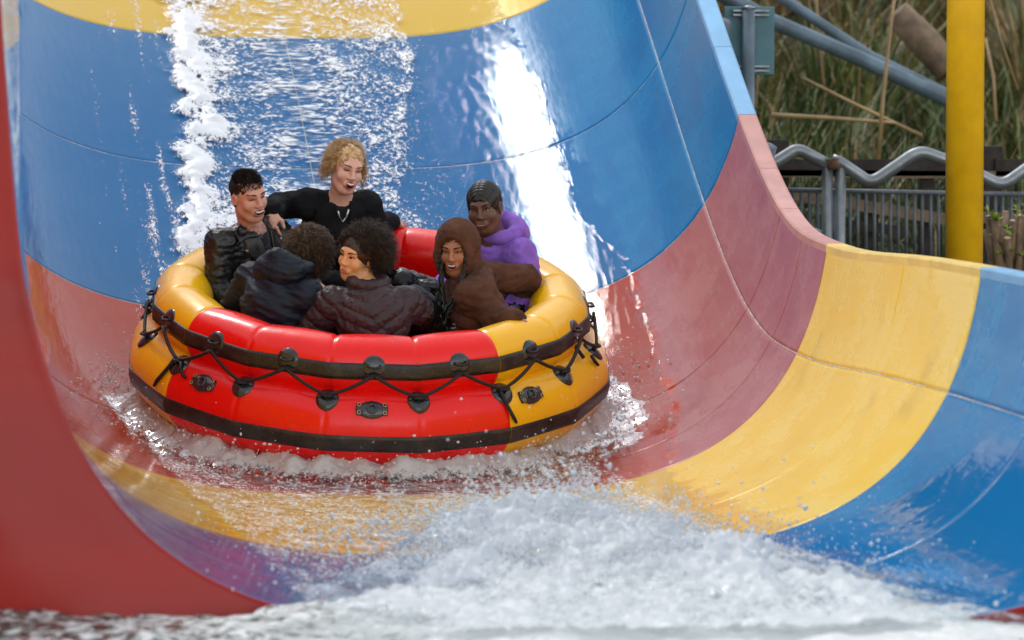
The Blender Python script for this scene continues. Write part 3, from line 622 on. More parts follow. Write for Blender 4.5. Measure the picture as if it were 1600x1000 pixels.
def strands(roots, dirs, length, nseg=8, curl=0.0, freq=3.0, grav=0.0, width=.0012, rough=.15, seed=0, out=None):
    g = np.random.default_rng(seed); n = len(roots); L = np.broadcast_to(length, (n,))*g.uniform(.75, 1.2, n); D = dirs+g.normal(0, rough, (n, 3)); D /= np.linalg.norm(D, axis=1)[:, None]
    A = np.cross(D, g.normal(size=(n, 3))); A /= np.linalg.norm(A, axis=1)[:, None]; B = np.cross(D, A); ph = g.uniform(0, 6.28, n); P = []
    for k in range(nseg):
        u = k/(nseg-1); th = ph+u*freq*6.28; am = curl*min(1, u*2.5)
        p = roots+D*(L*u)[:, None]+np.array([0, 0, -grav])*(u*u*L)[:, None]+am*(A*np.cos(th)[:, None]+B*np.sin(th)[:, None]); P.append(p)
    P = np.stack(P, 1); T = np.gradient(P, axis=1); T /= np.linalg.norm(T, axis=2)[..., None]+1e-9
    N = np.cross(T, np.array([.31, .22, .92])); N /= np.linalg.norm(N, axis=2)[..., None]+1e-9; Bn = np.cross(T, N); w = width*(1-.75*np.linspace(0, 1, nseg)**2)[None, :, None]
    ring = [P+w*(math.cos(a)*N+math.sin(a)*Bn) for a in (0, 2.094, 4.188)]; V = np.stack(ring, 2).reshape(-1, 3)
    b = (np.arange(n)*nseg*3)[:, None, None]+(np.arange(nseg-1)*3)[None, :, None]; j = np.arange(3)[None, None, :]; j2 = (j+1) % 3
    F = np.stack([b+j, b+j2, b+3+j2, b+3+j], -1).reshape(-1, 4); return V, F
class Person:
    def __init__(s, label, seat, pose, skin, head_f, head_u=(0, 0, 1), chest_f=(0, -1, 0), scale=1.0, build=1.0, jaw=1.0, full_=1.0):
        s.seat = np.array(seat, float); s.o = tag(empty('person', mat=RAFT_M @ Matrix.Translation(Vector(seat))), label, 'person', 'riders in the raft')
        s.p = {k: np.array(v, float)-s.seat for k, v in pose.items()}; s.b = build; s.skin = skin; s.sc = scale
        f = nrmz(head_f); r = nrmz(np.cross(f, nrmz(head_u))); u = np.cross(r, f); s.R = np.stack([r, f, u], 1)
        cf = nrmz(chest_f); up = nrmz(s.p['neck']-s.p['hip']); cr = nrmz(np.cross(cf, up)); cf = np.cross(up, cr); s.CF = np.stack([cr, cf, up], 1)
        s.hp = head_prims(s.p['head'], s.R, scale, jaw, full_)
    def H(s, x, y, z): return s.p['head']+s.R@(np.array([x, y, z])*s.sc)
    def on_face(s, xz, off=0.0):
        xz = np.asarray(xz, float).reshape(-1, 2); ys = np.arange(.135, .0, -.0015); L = np.stack([np.broadcast_to(xz[:, None, 0], (len(xz), len(ys))), np.broadcast_to(ys, (len(xz), len(ys))), np.broadcast_to(xz[:, None, 1], (len(xz), len(ys)))], -1)
        d = sdf_eval(s.hp, s.p['head']+(L*s.sc)@s.R.T); i = np.argmax(d < 0, 1); y = ys[i]; return s.p['head']+(np.stack([xz[:, 0], y+off, xz[:, 1]], -1)*s.sc)@s.R.T
    def limbs(s, g, arm, leg, hands=()):
        p = s.p; pr = []
        for q in 'RL':
            if 'el'+q in p: pr += [cone(p['sh'+q], p['el'+q], arm[0]*g, arm[1]*g, .03), cone(p['el'+q], p['wr'+q], arm[1]*g, arm[2]*g, .02)]
        return pr
    def legs(s, r0, r1, r2):
        p = s.p; pr = []
        for q in 'RL': pr += [cone(p['hp'+q], p['kn'+q], r0, r1, .03), cone(p['kn'+q], p['an'+q], r1*.95, r2, .02)]
        return pr
    def torso(s, w, d, k=.05):
        p = s.p; b = s.b; up = s.CF[:, 2]; R_ = s.CF
        return [ell(p['hip'], (.165*w*b, .125*d*b, .12), k, R_), ell(p['chest'], (.165*w*b, .118*d*b, .17), k, R_), cone(p['hip'], p['chest'], .115*w*b, .118*w*b, k),
                cone(p['shR'], p['shL'], .062*w*b, .062*w*b, k), cone(p['chest'], p['neck']-up*.05, .11*b, .075*b, k)]
    def body(s, hands=()):
        p = s.p; pr = [*s.torso(.82, .82), *s.limbs(1, (.045, .038, .026), None), *s.legs(.07, .05, .036)]
        for q in 'RL': pr.append(cone(p['an'+q], p['an'+q]+p['ft'+q]*.16, .036, .026, .02))
        nb = s.H(0, -.028, -.075); pr += [cone(nb, p['neck']+(0, 0, -.03), .052*s.sc*min(s.b, 1.15), .062*s.sc*min(s.b, 1.15), .03)]
        fines = [(p['head'], .145, .0034)]
        for w, d, n, sd, cu in hands: pr += hand_prims(np.array(w)-s.seat, np.array(d), np.array(n), np.array(sd), cu); fines.append((np.array(w)-s.seat+nrmz(d)*.07, .085, .0045))
        done = [np.array(w)-s.seat for w, *_ in hands]
        for q in 'RL':
            w = p['wr'+q]
            if any(np.linalg.norm(w-x) < .06 for x in done): continue
            d = nrmz(w-p['el'+q]); n_ = np.array([0, 0, 1.0])-d*d[2]; n_ = nrmz(n_); sd = np.cross(d, n_)*(1 if q == 'L' else -1)
            pr += hand_prims(w, d, n_, sd, .35); fines.append((w+d*.07, .08, .006))
        pr += s.hp; V, F = sdf_mesh(pr, .012, fines); s.bodyo = mesh_obj('body', V, F.tolist(), s.skin, s.o); return s.bodyo
    def face(s, mouth='smile', eyes='open', brow=(.02, .012, .008), lip=(.40, .12, .10), browz=.036, iris=True, mw=.026, mh=.010, mz=-.058, gap=.0):
        o = s.bodyo; ml = simple('lip', lip, .4, var=.1); mb = simple('brow', brow, .8)
        for q in (-1, 1):
            x = np.linspace(.014, .052, 8)*q; z = browz+.006*np.sin(np.linspace(0, 2.6, 8)); P = s.on_face(np.stack([x, z], 1), .002); mesh_obj('eyebrow', *tube_geo(P, np.array([.0022, .0036, .004, .0038, .0034, .003, .0024, .0012])*s.sc, 6), mb, o)
            op = {'open': .0075, 'wide': .0095, 'half': .0048, 'squint': .0026}[eyes]; xs = np.linspace(.017, .047, 9)*q; un = np.sin(np.linspace(0, np.pi, 9))
            zt = .0145+op*un*.75; zb = .0145-op*un*.6
            Pt = s.on_face(np.stack([xs, zt], 1), .0036); mesh_obj('eyelash', *tube_geo(Pt, .0015*s.sc, 5), M_LASH, o)
            if eyes != 'squint':
                T = np.linspace(0, 1, 5); G = np.array([[x_, a+(b-a)*t_] for x_, a, b in zip(xs, zb, zt) for t_ in T]); V = s.on_face(G, .0030); e = mesh_obj('eye', V, grid_faces(9, 5), M_EYEW, o)
                cx = .0315*q+(.0 if not gap else gap); th = np.linspace(0, 2*np.pi, 13)[:-1]; rr = min(.0062, op*.85); ring = np.array([[cx, .0150]]+[[cx+rr*math.cos(a), .0150+rr*.9*math.sin(a)] for a in th]); V = s.on_face(ring, .0044)
                mesh_obj('iris', V, [(0, 1+i, 1+(i+1) % 12) for i in range(12)], M_IRIS, e)
            else:
                Pb = s.on_face(np.stack([xs, zb], 1), .003); mesh_obj('eyelash', *tube_geo(Pb, .0010*s.sc, 5), M_LASH, o)
        th = np.linspace(0, 2*np.pi, 25)[:-1]; sm = .35 if mouth in ('smile', 'laugh') else 0
        def mo(a, k=1.0, kz=None): kz = k if kz is None else kz; x = mw*k*np.cos(a); return np.stack([x, mz+mh*kz*np.sin(a)+sm*.020*(x/mw)**2*(.9 if mouth == 'laugh' else .5)], -1)
        if mouth != 'closed':
            G = np.concatenate([[[0, mz]], mo(th, .5), mo(th, .98)]); V = s.on_face(G, .0032); mesh_obj('mouth', V, [(0, 1+i, 1+(i+1) % 24) for i in range(24)]+[(1+i, 25+i, 25+(i+1) % 24, 1+(i+1) % 24) for i in range(24)], M_MOUTH, o)
            xs = np.linspace(-.88, .88, 13); top = np.minimum(.78, np.sqrt(1-xs**2)*1.1); low = np.minimum(.28, top*.6); sag = sm*.020*xs**2*(.9 if mouth == 'laugh' else .5)
            G = np.array([[x*mw, mz+mh*(l+(t_-l)*k)+sg] for x, t_, l, sg in zip(xs, top, low, sag) for k in (0, .35, .7, 1)]); V = s.on_face(G, .0048); mesh_obj('teeth', V, grid_faces(13, 4), M_TEETH, o)
        P = s.on_face(mo(th, 1.08, 1.15), .003); rr = np.where(np.sin(th) < 0, .0050, .0036)*s.sc*(1-.45*np.abs(np.cos(th))**3); mesh_obj('lips', *tube_geo(P, rr, 6, True), ml, o)
    def cover(s, name, prims, mat, coarse=.009, fold=None, quilt=None, fines=(), parent=None, sub=None):
        V, F = sdf_mesh(prims, coarse, fines); N = vnormals(V, F)
        if quilt is not None: V = V+N*quilt(V)[:, None]; N = vnormals(V, F)
        for f in (fold or []): V = folds(V, N, **f)
        return mesh_obj(name, V, F.tolist(), mat, parent or s.o)
    def drape(s, name, prims, outline, mat, off=.006, parent=None, fr=None, origin=None, thick=.004, back=False):
        """flat piece of cloth laid on a garment: outline in the chest frame (x to the person's right, z up)"""
        fr = s.CF if fr is None else fr; og = s.p['chest'] if origin is None else origin; n = 10; ol = np.array(outline, float); c = ol.mean(0); G = [c]
        m = len(ol); e = np.concatenate([np.linspace(ol[i], ol[(i+1) % m], 5)[:-1] for i in range(m)]); ne = len(e)
        for k in (.33, .66, 1): G += list(c+(e-c)*k)
        G = np.array(G); ys = np.arange(.32, -.1, -.003)*(-1 if back else 1)
        L = np.stack([np.broadcast_to(G[:, None, 0], (len(G), len(ys))), np.broadcast_to(ys, (len(G), len(ys))), np.broadcast_to(G[:, None, 1], (len(G), len(ys)))], -1)
        d = sdf_eval(prims, og+L@fr.T); hit = (d < 0).any(1); y = ys[np.argmax(d < 0, 1)]; y = np.where(hit, y, (y[hit].min() if hit.any() else 0)-.01)+off*(-1 if back else 1); V = og+np.stack([G[:, 0], y, G[:, 1]], -1)@fr.T
        F = [(0, 1+i, 1+(i+1) % ne) for i in range(ne)]+[(1+k*ne+i, 1+(k+1)*ne+i, 1+(k+1)*ne+(i+1) % ne, 1+k*ne+(i+1) % ne) for k in (0, 1) for i in range(ne)]
        o = mesh_obj(name, V, F, mat, parent or s.o); md = o.modifiers.new('thick', 'SOLIDIFY'); md.thickness = thick; md.offset = 0; return o
    def shoes(s):
        for q in 'RL':
            a = s.p['an'+q]; V, F = sdf_mesh([cone(a+(0, 0, -.01), a+s.p['ft'+q]*.17+(0, 0, -.02), .046, .036, .02)], .012); mesh_obj('shoe', V, F.tolist(), M_BLACK, s.o)
def sit(seat, pose, toward, kr=.44, kz=.20, ar=.30, spread=.10, knees=None):
    """fill in hips, knees, ankles and feet for someone sitting on the seat tube with feet toward the middle"""
    p = dict(pose); seat = np.array(seat, float); t = nrmz([toward[0], toward[1], 0]); r = np.cross(t, [0, 0, 1.0]); p['hip'] = seat+np.array([0, 0, .0])
    for q, sg in (('R', 1), ('L', -1)):
        p['hp'+q] = seat+r*sg*.085; p['kn'+q] = seat+t*kr+r*sg*spread+np.array([0, 0, kz]); 
        if knees and q in knees: p['kn'+q] = np.array(knees[q], float)
        p['an'+q] = np.array([*(p['kn'+q]+t*.12)[:2], .19]); p['ft'+q] = t
    return p
def fix(p, seat):   # foot directions are vectors, not points: undo the origin shift
    return p
_init = Person.__init__
def _init2(s, *a, **k):
    _init(s, *a, **k)
    for q in 'RL': s.p['ft'+q] = s.p['ft'+q]+s.seat
Person.__init__ = _init2
def cap_hair(s, r=(.083, .100, .092), c=(0, -.018, .038), cuts=()):
    pr = [ell(s.H(*c), np.array(r)*s.sc, .01, s.R)]
    for cc, rr in cuts: pr.append(ell(s.H(*cc), np.array(rr)*s.sc, .012, s.R, True))
    return pr
def scalp(s, n, seed, fn, c=(0, -.014, .036), r=(.078, .096, .086)):
    g = np.random.default_rng(seed); d = g.normal(size=(n*6, 3)); d /= np.linalg.norm(d, axis=1)[:, None]; d = d[fn(d)][:n]
    return s.p['head']+((np.array(c)+d*np.array(r))*s.sc)@s.R.T, d@s.R.T, d
def hair_obj(s, VF, mat, name='hair', parent=None):
    m = MB()
    for V, F in VF: m.add(V, np.asarray(F).tolist())
    return m.obj(name, mat, parent or s.bodyo)
M_LEATHER = cloth('leather_black', (.014, .0135, .014), .33, .0, 160, .3, .5); M_WOOL = cloth('wool_black', (.012, .013, .015), .95, .0, 420, .6, .15); M_NAVY = cloth('nylon_navy', (.006, .012, .024), .55, .0, 500, .25, .3)
M_PUFF = cloth('puffer_plum', (.045, .026, .031), .42, .0, 500, .15, .3); M_PUFFB = cloth('puffer_wet_black', (.004, .004, .005), .25, .0, 300, .2, .4); M_BROWN = cloth('cotton_brown', (.095, .042, .026), .95, .03, 450, .5, .1); M_PURPLE = cloth('cotton_purple', (.27, .13, .56), .9, .05, 450, .4, .15)
M_TROU = cloth('trouser_black', (.007, .007, .008), .8, .0, 400, .3, .15); M_DENIM = cloth('denim_dark', (.018, .026, .042), .8, .1, 400, .3); M_TEE = cloth('tshirt_black', (.010, .010, .011), .9, .2)
HB, HD, HK, HL = hair_mat('hair_brown', (.03, .017, .010), (.19, .11, .055)), hair_mat('hair_dark', (.010, .007, .006), (.035, .022, .015)), hair_mat('hair_black', (.006, .005, .005), (.018, .015, .014)), hair_mat('hair_blonde', (.30, .16, .055), (.66, .43, .19))
HC = hair_mat('hair_curly', (.012, .007, .005), (.075, .040, .022))

# ---------------------------------------------------------------- man in the leather jacket
seat = (-.57, .40, .34)
p = sit(seat, dict(head=(-.597, .28, .972), neck=(-.565, .33, .80), chest=(-.585, .38, .63), shR=(-.735, .26, .735), shL=(-.43, .48, .72), elR=(-.745, .20, .50), wrR=(-.60, .0, .45), elL=(-.36, .34, .54), wrL=(-.28, .12, .56)), (.7, -.6))
m = Person('laughing man with short dark hair and neck tattoo in black leather jacket', seat, p, skin_mat('skin_fair', (.60, .31, .22), (.66, .30, .22), (.405, .485)), (.50, -.86, -.06), (-.12, 0, 1), (.72, -.68, 0), jaw=1.05)
m.body(); m.face('laugh', 'squint', (.018, .012, .009), (.42, .13, .11), mw=.027, mh=.0135, mz=-.058)
jk = [*m.torso(1.05, 1.1), *m.limbs(1, (.070, .060, .046), None)]
m.cover('leather_jacket', jk, M_LEATHER, .008, [dict(amp=.007, freq=11, stretch=(1, 1, 2.2), seed=1), dict(amp=.003, freq=34, seed=2)])
m.cover('trousers', m.legs(.085, .068, .055)+[ell(m.p['hip'], (.17, .14, .12), .04, m.CF)], M_TROU, .012, [dict(amp=.006, freq=12, seed=3)]); m.shoes()
up = m.CF[:, 2]; nk = m.p['neck']
tee = m.drape('tshirt', jk, [(-.075, .165), (.075, .165), (.05, .07), (0, -.05), (-.05, .07)], M_TEE, .005)
for q in (-1, 1):
    m.drape('lapel', jk, [(q*.05, .20), (q*.105, .175), (q*.125, .09), (q*.085, .035), (q*.012, -.07), (q*.02, .02)], M_LEATHER, .016, thick=.006)
    m.drape('collar', jk, [(q*.055, .225), (q*.13, .19), (q*.15, .135), (q*.10, .155), (q*.05, .165)], M_LEATHER, .026, thick=.006)
    b = m.drape('stud', jk, [(q*.118-.005, .095), (q*.118+.005, .095), (q*.118+.005, .105), (q*.118-.005, .105)], M_STEEL, .023)
m.cover('jacket_collar', [cone(nk+m.CF@np.array([x*.085, -.05+.05*abs(x), .0]), nk+m.CF@np.array([x2*.085, -.05+.05*abs(x2), .0]), .028, .028, .02) for x, x2 in ((-1, -.4), (-.4, .4), (.4, 1))], M_LEATHER, .007)
hr_cut = [((0, .115, -.03), (.085, .085, .105)), ((.075, .06, -.05), (.05, .06, .09)), ((-.075, .06, -.05), (.05, .06, .09)), ((0, -.06, -.125), (.12, .09, .09))]
for q in (-1, 1): hr_cut.append(((q*.09, -.008, -.012), (.028, .03, .045)))
V, F = sdf_mesh(cap_hair(m, (.0775, .0955, .086), cuts=hr_cut), .004); N = vnormals(V, F); V = V+N*(.004*fbm(V*60, 3))[:, None]
ro, di, dl = scalp(m, 2600, 5, lambda d: (d[:, 2] > .30) | ((d[:, 2] > -.1) & (d[:, 1] < .25)))
dd = di*.5+(m.R@np.array([.25, .55, .9]))*np.clip(dl[:, 2:3], 0, 1)+(m.R@np.array([0, -.7, -.5]))*np.clip(.5-dl[:, 2:3], 0, 1)
hair_obj(m, [(V, F), strands(ro, dd/np.linalg.norm(dd, axis=1)[:, None], np.where(dl[:, 2] > .55, .026, .006), 5, .002, 1, .1, .0011, .22, 6)], HD)
mesh_obj('ear_stud', *tube_geo([m.H(.080, .004, -.030), m.H(.086, .004, -.030)], .006, 8), M_BLACK, m.bodyo)
# ---------------------------------------------------------------- blonde woman in the black coat
seat = (-.10, .68, .40)
p = sit(seat, dict(head=(-.085, .50, 1.053), neck=(-.105, .575, .872), chest=(-.115, .63, .70), shR=(-.265, .585, .85), shL=(.035, .60, .83), elR=(-.40, .70, .80), wrR=(-.455, .47, .845), elL=(.095, .76, .69), wrL=(.19, .90, .655)), (0, -1), knees=dict(R=(-.30, .25, .60), L=(.055, .25, .63)))
w = Person('laughing blonde woman in black wool coat reaching out to grip the man\'s collar', seat, p, skin_mat('skin_pale', (.66, .38, .28), (.70, .36, .27)), (.22, -.96, -.06), (.22, 0, 1), (.12, -1, 0), scale=.99, jaw=.95)
w.body(hands=[((-.46, .455, .845), (-.05, -.45, -.55), (-.5, -.6, .5), (.8, -.5, .1), 1.0)])
w.face('laugh', 'squint', (.16, .09, .05), (.50, .12, .11), mw=.0205, mh=.018, mz=-.060)
ct = [*w.torso(1.06, 1.15), *w.limbs(1, (.072, .062, .050), None)]
w.cover('wool_coat', ct, M_WOOL, .008, [dict(amp=.006, freq=9, stretch=(1, 1, 1.6), seed=11), dict(amp=.003, freq=26, seed=12)])
w.cover('trousers', w.legs(.088, .078, .055), M_TROU, .012, [dict(amp=.004, freq=12, seed=13)]); w.shoes()
w.drape('top', ct, [(-.055, .19), (.055, .19), (.04, .08), (0, -.06), (-.04, .08)], M_TEE, .006)
w.drape('lapel', ct, [(.045, .20), (.125, .175), (.135, .10), (.085, .06), (-.005, -.13), (.012, .0)], M_WOOL, .020, thick=.008); w.drape('lapel', ct, [(-.045, .20), (-.115, .175), (-.125, .10), (-.085, .06), (-.012, -.10), (-.018, .0)], M_WOOL, .018, thick=.008)
for z in (-.06, -.13): w.drape('button', ct, [(.045+.012*math.cos(a), z+.012*math.sin(a)) for a in np.linspace(0, 6.28, 9)[:-1]], M_BLACK, .026)
mesh_obj('necklace', *tube_geo([w.p['chest']+w.CF@np.array([x, .135-abs(x)*.3, z]) for x, z in ((-.03, .18), (-.02, .14), (0, .115), (.018, .14), (.025, .175))], .005, 6), M_STEEL, w.o)
V, F = sdf_mesh(cap_hair(w, (.079, .098, .087), cuts=[((0, .125, -.02), (.084, .09, .12)), ((0, -.05, -.13), (.12, .1, .08))]), .004); N = vnormals(V, F); V = V+N*(.005*fbm(V*np.array([50, 20, 50]), 3))[:, None]
ro, di, dl = scalp(w, 3600, 8, lambda d: (d[:, 2] > .1) & (d[:, 1] < .30) | (d[:, 1] < .2) & (d[:, 2] > -.35))
dd = di*.25+(w.R@np.array([0, -.9, .05]))+(w.R@np.array([1, 0, -.25]))*np.sign(dl[:, :1])*.2
lo = np.abs(dl[:, 0]) > .6
hr1 = strands(ro, dd/np.linalg.norm(dd, axis=1)[:, None], .06, 9, .0035, 1.0, .12, .0011, .13, 9)
r2, d2, l2 = scalp(w, 800, 18, lambda d: (np.abs(d[:, 0]) > .62) & (d[:, 2] > -.25) & (d[:, 2] < .55) & (d[:, 1] < .4)); dd = d2*.32+(w.R@np.array([0, -.35, -.8]))
hr2 = strands(r2, dd/np.linalg.norm(dd, axis=1)[:, None], .10, 11, .010, 1.3, .3, .0012, .2, 19)
hair_obj(w, [(V, F), hr1, hr2], HL)
# ---------------------------------------------------------------- rider in the navy jacket, back to us
seat = (-.50, -.42, .34)
p = sit(seat, dict(head=(-.33, -.13, .80), neck=(-.42, -.22, .735), chest=(-.50, -.32, .60), shR=(-.365, -.42, .665), shL=(-.61, -.15, .675), elR=(-.33, -.36, .49), wrR=(-.22, -.15, .45), elL=(-.69, -.06, .48), wrL=(-.50, .08, .46)), (.6, .8))
n = Person('rider with wavy brown hair hunched forward in a navy hooded jacket', seat, p, skin_mat('skin_tan', (.50, .27, .18), (.54, .27, .19)), (.75, .60, -.35), (.2, .25, 1), (.55, .75, -.2), scale=.97)
n.body(); n.face('closed', 'open')
nj = [*n.torso(1.12, 1.25), *n.limbs(1, (.080, .070, .052), None)]
n.cover('jacket', nj, M_NAVY, .008, [dict(amp=.011, freq=4.5, stretch=(.7, .7, 3.0), seed=21, rot=[[.85, -.35, .4], [.35, .93, .1], [-.4, .05, .91]]), dict(amp=.003, freq=16, stretch=(.6, .6, 2.4), seed=22)])
hd = np.array((-.50, -.335, .775))-n.seat; hR = n.CF
hood = [ell(hd, (.135, .075, .085), .03, hR), cone(hd+hR@np.array([-.12, .05, .03]), hd+hR@np.array([0, -.035, .065]), .038, .035, .03), cone(hd+hR@np.array([0, -.035, .065]), hd+hR@np.array([.12, .05, .03]), .035, .038, .03), ell(hd+hR@np.array([0, .05, .06]), (.08, .06, .05), .03, hR, True)]
n.cover('hood', hood, M_NAVY, .007, [dict(amp=.006, freq=7, stretch=(.7, .7, 2.5), seed=23), dict(amp=.003, freq=30, seed=24)])
n.cover('trousers', n.legs(.088, .07, .055), M_TROU, .012); n.shoes()
V, F = sdf_mesh(cap_hair(n, (.090, .106, .096), cuts=[((0, .125, -.04), (.075, .085, .1))]), .005); N = vnormals(V, F); V = V+N*(.012*fbm(V*28, 3))[:, None]
ro, di, dl = scalp(n, 2100, 25, lambda d: (d[:, 1] < .6)); dd = di*.8+(n.R@np.array([.1, .1, .15]))
hair_obj(n, [(V, F), strands(ro, dd/np.linalg.norm(dd, axis=1)[:, None], .062, 9, .012, 1.3, .5, .0019, .4, 26)], HB)
# ---------------------------------------------------------------- woman in the puffer jacket, face turned left
seat = (-.03, -.60, .34)
p = sit(seat, dict(head=(-.125, -.42, .872), neck=(-.08, -.50, .745), chest=(-.055, -.555, .60), shR=(.115, -.52, .665), shL=(-.255, -.50, .66), elR=(.255, -.38, .52), wrR=(.16, -.18, .44), elL=(-.35, -.46, .50), wrL=(-.25, -.24, .45)), (0, 1))
a = Person('wide-eyed woman with big curly hair in a dark plum puffer jacket', seat, p, skin_mat('skin_golden', (.68, .34, .16), (.74, .36, .165)), (-.76, -.65, .02), (.1, 0, 1), (.05, 1, 0), scale=.97)
a.body(); a.face('closed', 'wide', (.012, .008, .006), (.42, .16, .11), mw=.019, mh=.007, gap=.004)
aj = [*a.torso(1.10, 1.25), *a.limbs(1, (.080, .074, .055), None)]
def quilt_for(s, sp=.068, amp=.014, chev=.55):
    def q(V):
        L = (V-s.p['hip'])@s.CF; h = L[:, 2]-chev*np.abs(L[:, 0]); best = np.full(len(V), 1e9)
        hv = h.copy(); dt = np.abs(np.hypot(L[:, 0]*.9, L[:, 1]))-.10
        for e in 'RL':
            for i, j in (('sh', 'el'), ('el', 'wr')):
                A, B = s.p[i+e], s.p[j+e]; ba = B-A; l = np.linalg.norm(ba); t_ = ((V-A)@ba)/l**2; d = np.linalg.norm(V-A-np.clip(t_, 0, 1)[:, None]*ba, axis=1)
                out = np.abs(L[:, 0]) > .155*s.b; m_ = (d < best) & out; best = np.where(m_, d, best); hv = np.where(m_, t_*l+.02, hv)
        return amp*(np.abs(np.sin(np.pi*hv/sp))**.4-.7)+.003*fbm(V*40, 2)
    return q
a.cover('puffer_jacket', aj, M_PUFF, .0065, [dict(amp=.004, freq=24, seed=31)], quilt_for(a))
nk = a.p['neck']; a.cover('collar', [cone(nk+np.array([.078*math.cos(t0), .070*math.sin(t0), -.012+q]), nk+np.array([.078*math.cos(t1), .070*math.sin(t1), -.012+q]), .027, .027, .012) for q in (.0, .036) for t0, t1 in zip(np.linspace(0, 6.28, 13)[:-1], np.linspace(0, 6.28, 13)[1:])], M_PUFF, .006, [dict(amp=.003, freq=30, seed=33)])
slv = [cone(a.p['shR']+(a.p['elR']-a.p['shR'])*.45, a.p['elR'], .086, .082, .02), cone(a.p['elR'], a.p['wrR'], .080, .058, .02)]
a.cover('wet_sleeve', slv, M_PUFFB, .0065, [dict(amp=.007, freq=20, stretch=(1.6, 1, 1), seed=32), dict(amp=.003, freq=50, seed=34)])
a.cover('trousers', a.legs(.088, .07, .055), M_DENIM, .012); a.shoes()
V, F = sdf_mesh(cap_hair(a, (.094, .105, .100), (0, -.024, .040), cuts=[((0, .125, -.035), (.082, .085, .108))]), .005)
ro, di, dl = scalp(a, 3600, 35, lambda d: (d[:, 1] < .58) & (d[:, 2] > -.55) & ((d[:, 1] < .2) | (d[:, 2] > .25)))
back = np.clip(.6-dl[:, 1], 0, 1.6); ln = .034+.052*back-.008*dl[:, 2]
hair_obj(a, [(V, F), strands(ro+di*.006, di*.9+(a.R@np.array([0, -.35, -.05])), ln, 12, .0105, 2.6, .15, .0015, .42, 36)], HC)
# ---------------------------------------------------------------- woman in the brown hoodie
seat = (.52, -.38, .34)
p = sit(seat, dict(head=(.382, -.25, .852), neck=(.425, -.255, .71), chest=(.455, -.30, .58), shR=(.545, -.12, .675), shL=(.435, -.42, .675), elR=(.775, .0, .625), wrR=(.71, .08, .48), elL=(.55, -.52, .585), wrL=(.635, -.64, .615)), (-.8, .5))
b = Person('woman in brown hoodie with hood up and long black braids, mouth open', seat, p, skin_mat('skin_brown', (.36, .15, .075), (.40, .165, .08)), (-.42, -.90, -.05), (-.10, 0, 1), (-.82, -.52, 0), scale=.97, jaw=.97)
b.body(hands=[((.635, -.64, .615), (.45, -.75, -.2), (.1, -.2, 1), (-.8, -.4, 0), .35)]); b.face('smile', 'half', (.012, .008, .006), (.34, .10, .09), mw=.022, mh=.0135, mz=-.058)
bj = [*b.torso(1.06, 1.12), *b.limbs(1, (.070, .062, .046), None)]
b.cover('hoodie', bj, M_BROWN, .008, [dict(amp=.012, freq=6, stretch=(.8, .8, 2.4), seed=41), dict(amp=.004, freq=24, stretch=(1, 1, 1.5), seed=42)])
hood = [ell(b.H(0, -.022, .030), (.108, .122, .126), .02, b.R), ell(b.H(0, -.05, -.10), (.105, .085, .085), .05, b.R), ell(b.H(0, .118, -.026), (.078, .11, .118), .012, b.R, True)]
rim = [b.H(.088*math.sin(t_), .062-.016*math.cos(t_), -.016+.120*math.cos(t_)) for t_ in np.linspace(-2.2, 2.2, 22)]
hood += [cone(p0_, p1_, .0135, .0135, .012) for p0_, p1_ in zip(rim[:-1], rim[1:])]
b.cover('hood', hood, M_BROWN, .005, [dict(amp=.004, freq=12, stretch=(1, 1, 1.5), seed=43), dict(amp=.002, freq=40, seed=44)])
b.cover('trousers', b.legs(.088, .07, .055), M_DENIM, .012, [dict(amp=.005, freq=14, seed=45)]); b.shoes()
g = np.random.default_rng(46); braids = []
for k in range(34):
    side = 1 if k % 3 == 0 else -1; x0 = side*(.058+.014*g.random()); st_ = b.H(x0, .052+.02*g.random(), .02-.07*g.random()); L = g.uniform(.22, .34)
    end = np.array([.275+g.uniform(-.035, .05), -.44+g.uniform(-.02, .05), .52+g.uniform(-.03, .09)])-b.seat; u = np.linspace(0, 1, 34)[:, None]; mid = b.H(x0*.9-.01, .10+.03*g.random(), -.155)
    pts = (1-u)**2*st_+2*u*(1-u)*mid+u*u*end; pts = pts+.004*np.stack([np.sin(u[:, 0]*40+k), np.cos(u[:, 0]*37+k), 0*u[:, 0]], -1); braids.append(tube_geo(pts, .0062*(1+.22*np.sin(np.arange(34)*1.9)), 6))
for V, F in braids: mesh_obj('braid', V, F, HK, b.bodyo)
ro, di, dl = scalp(b, 600, 47, lambda d: (d[:, 1] > .25) & (d[:, 2] > .3)); hair_obj(b, [strands(ro, di*.2+(b.R@np.array([0, -.9, .4])), .03, 4, .001, 1, 0, .0018, .1, 48)], HK)
M_PRINT = simple('print_white', (.62, .60, .64), .7)
for k in range(16):       # faded pale print on the chest
    x = g.uniform(-.05, .03); z = -.03+g.uniform(-.07, .05); w_, h_ = g.uniform(.006, .016), g.uniform(.004, .010); b.drape('print_mark', bj, [(x, z), (x+w_, z+.003), (x+w_*.8, z+h_), (x-.002, z+h_*.8)], M_PRINT, .010, thick=.002)
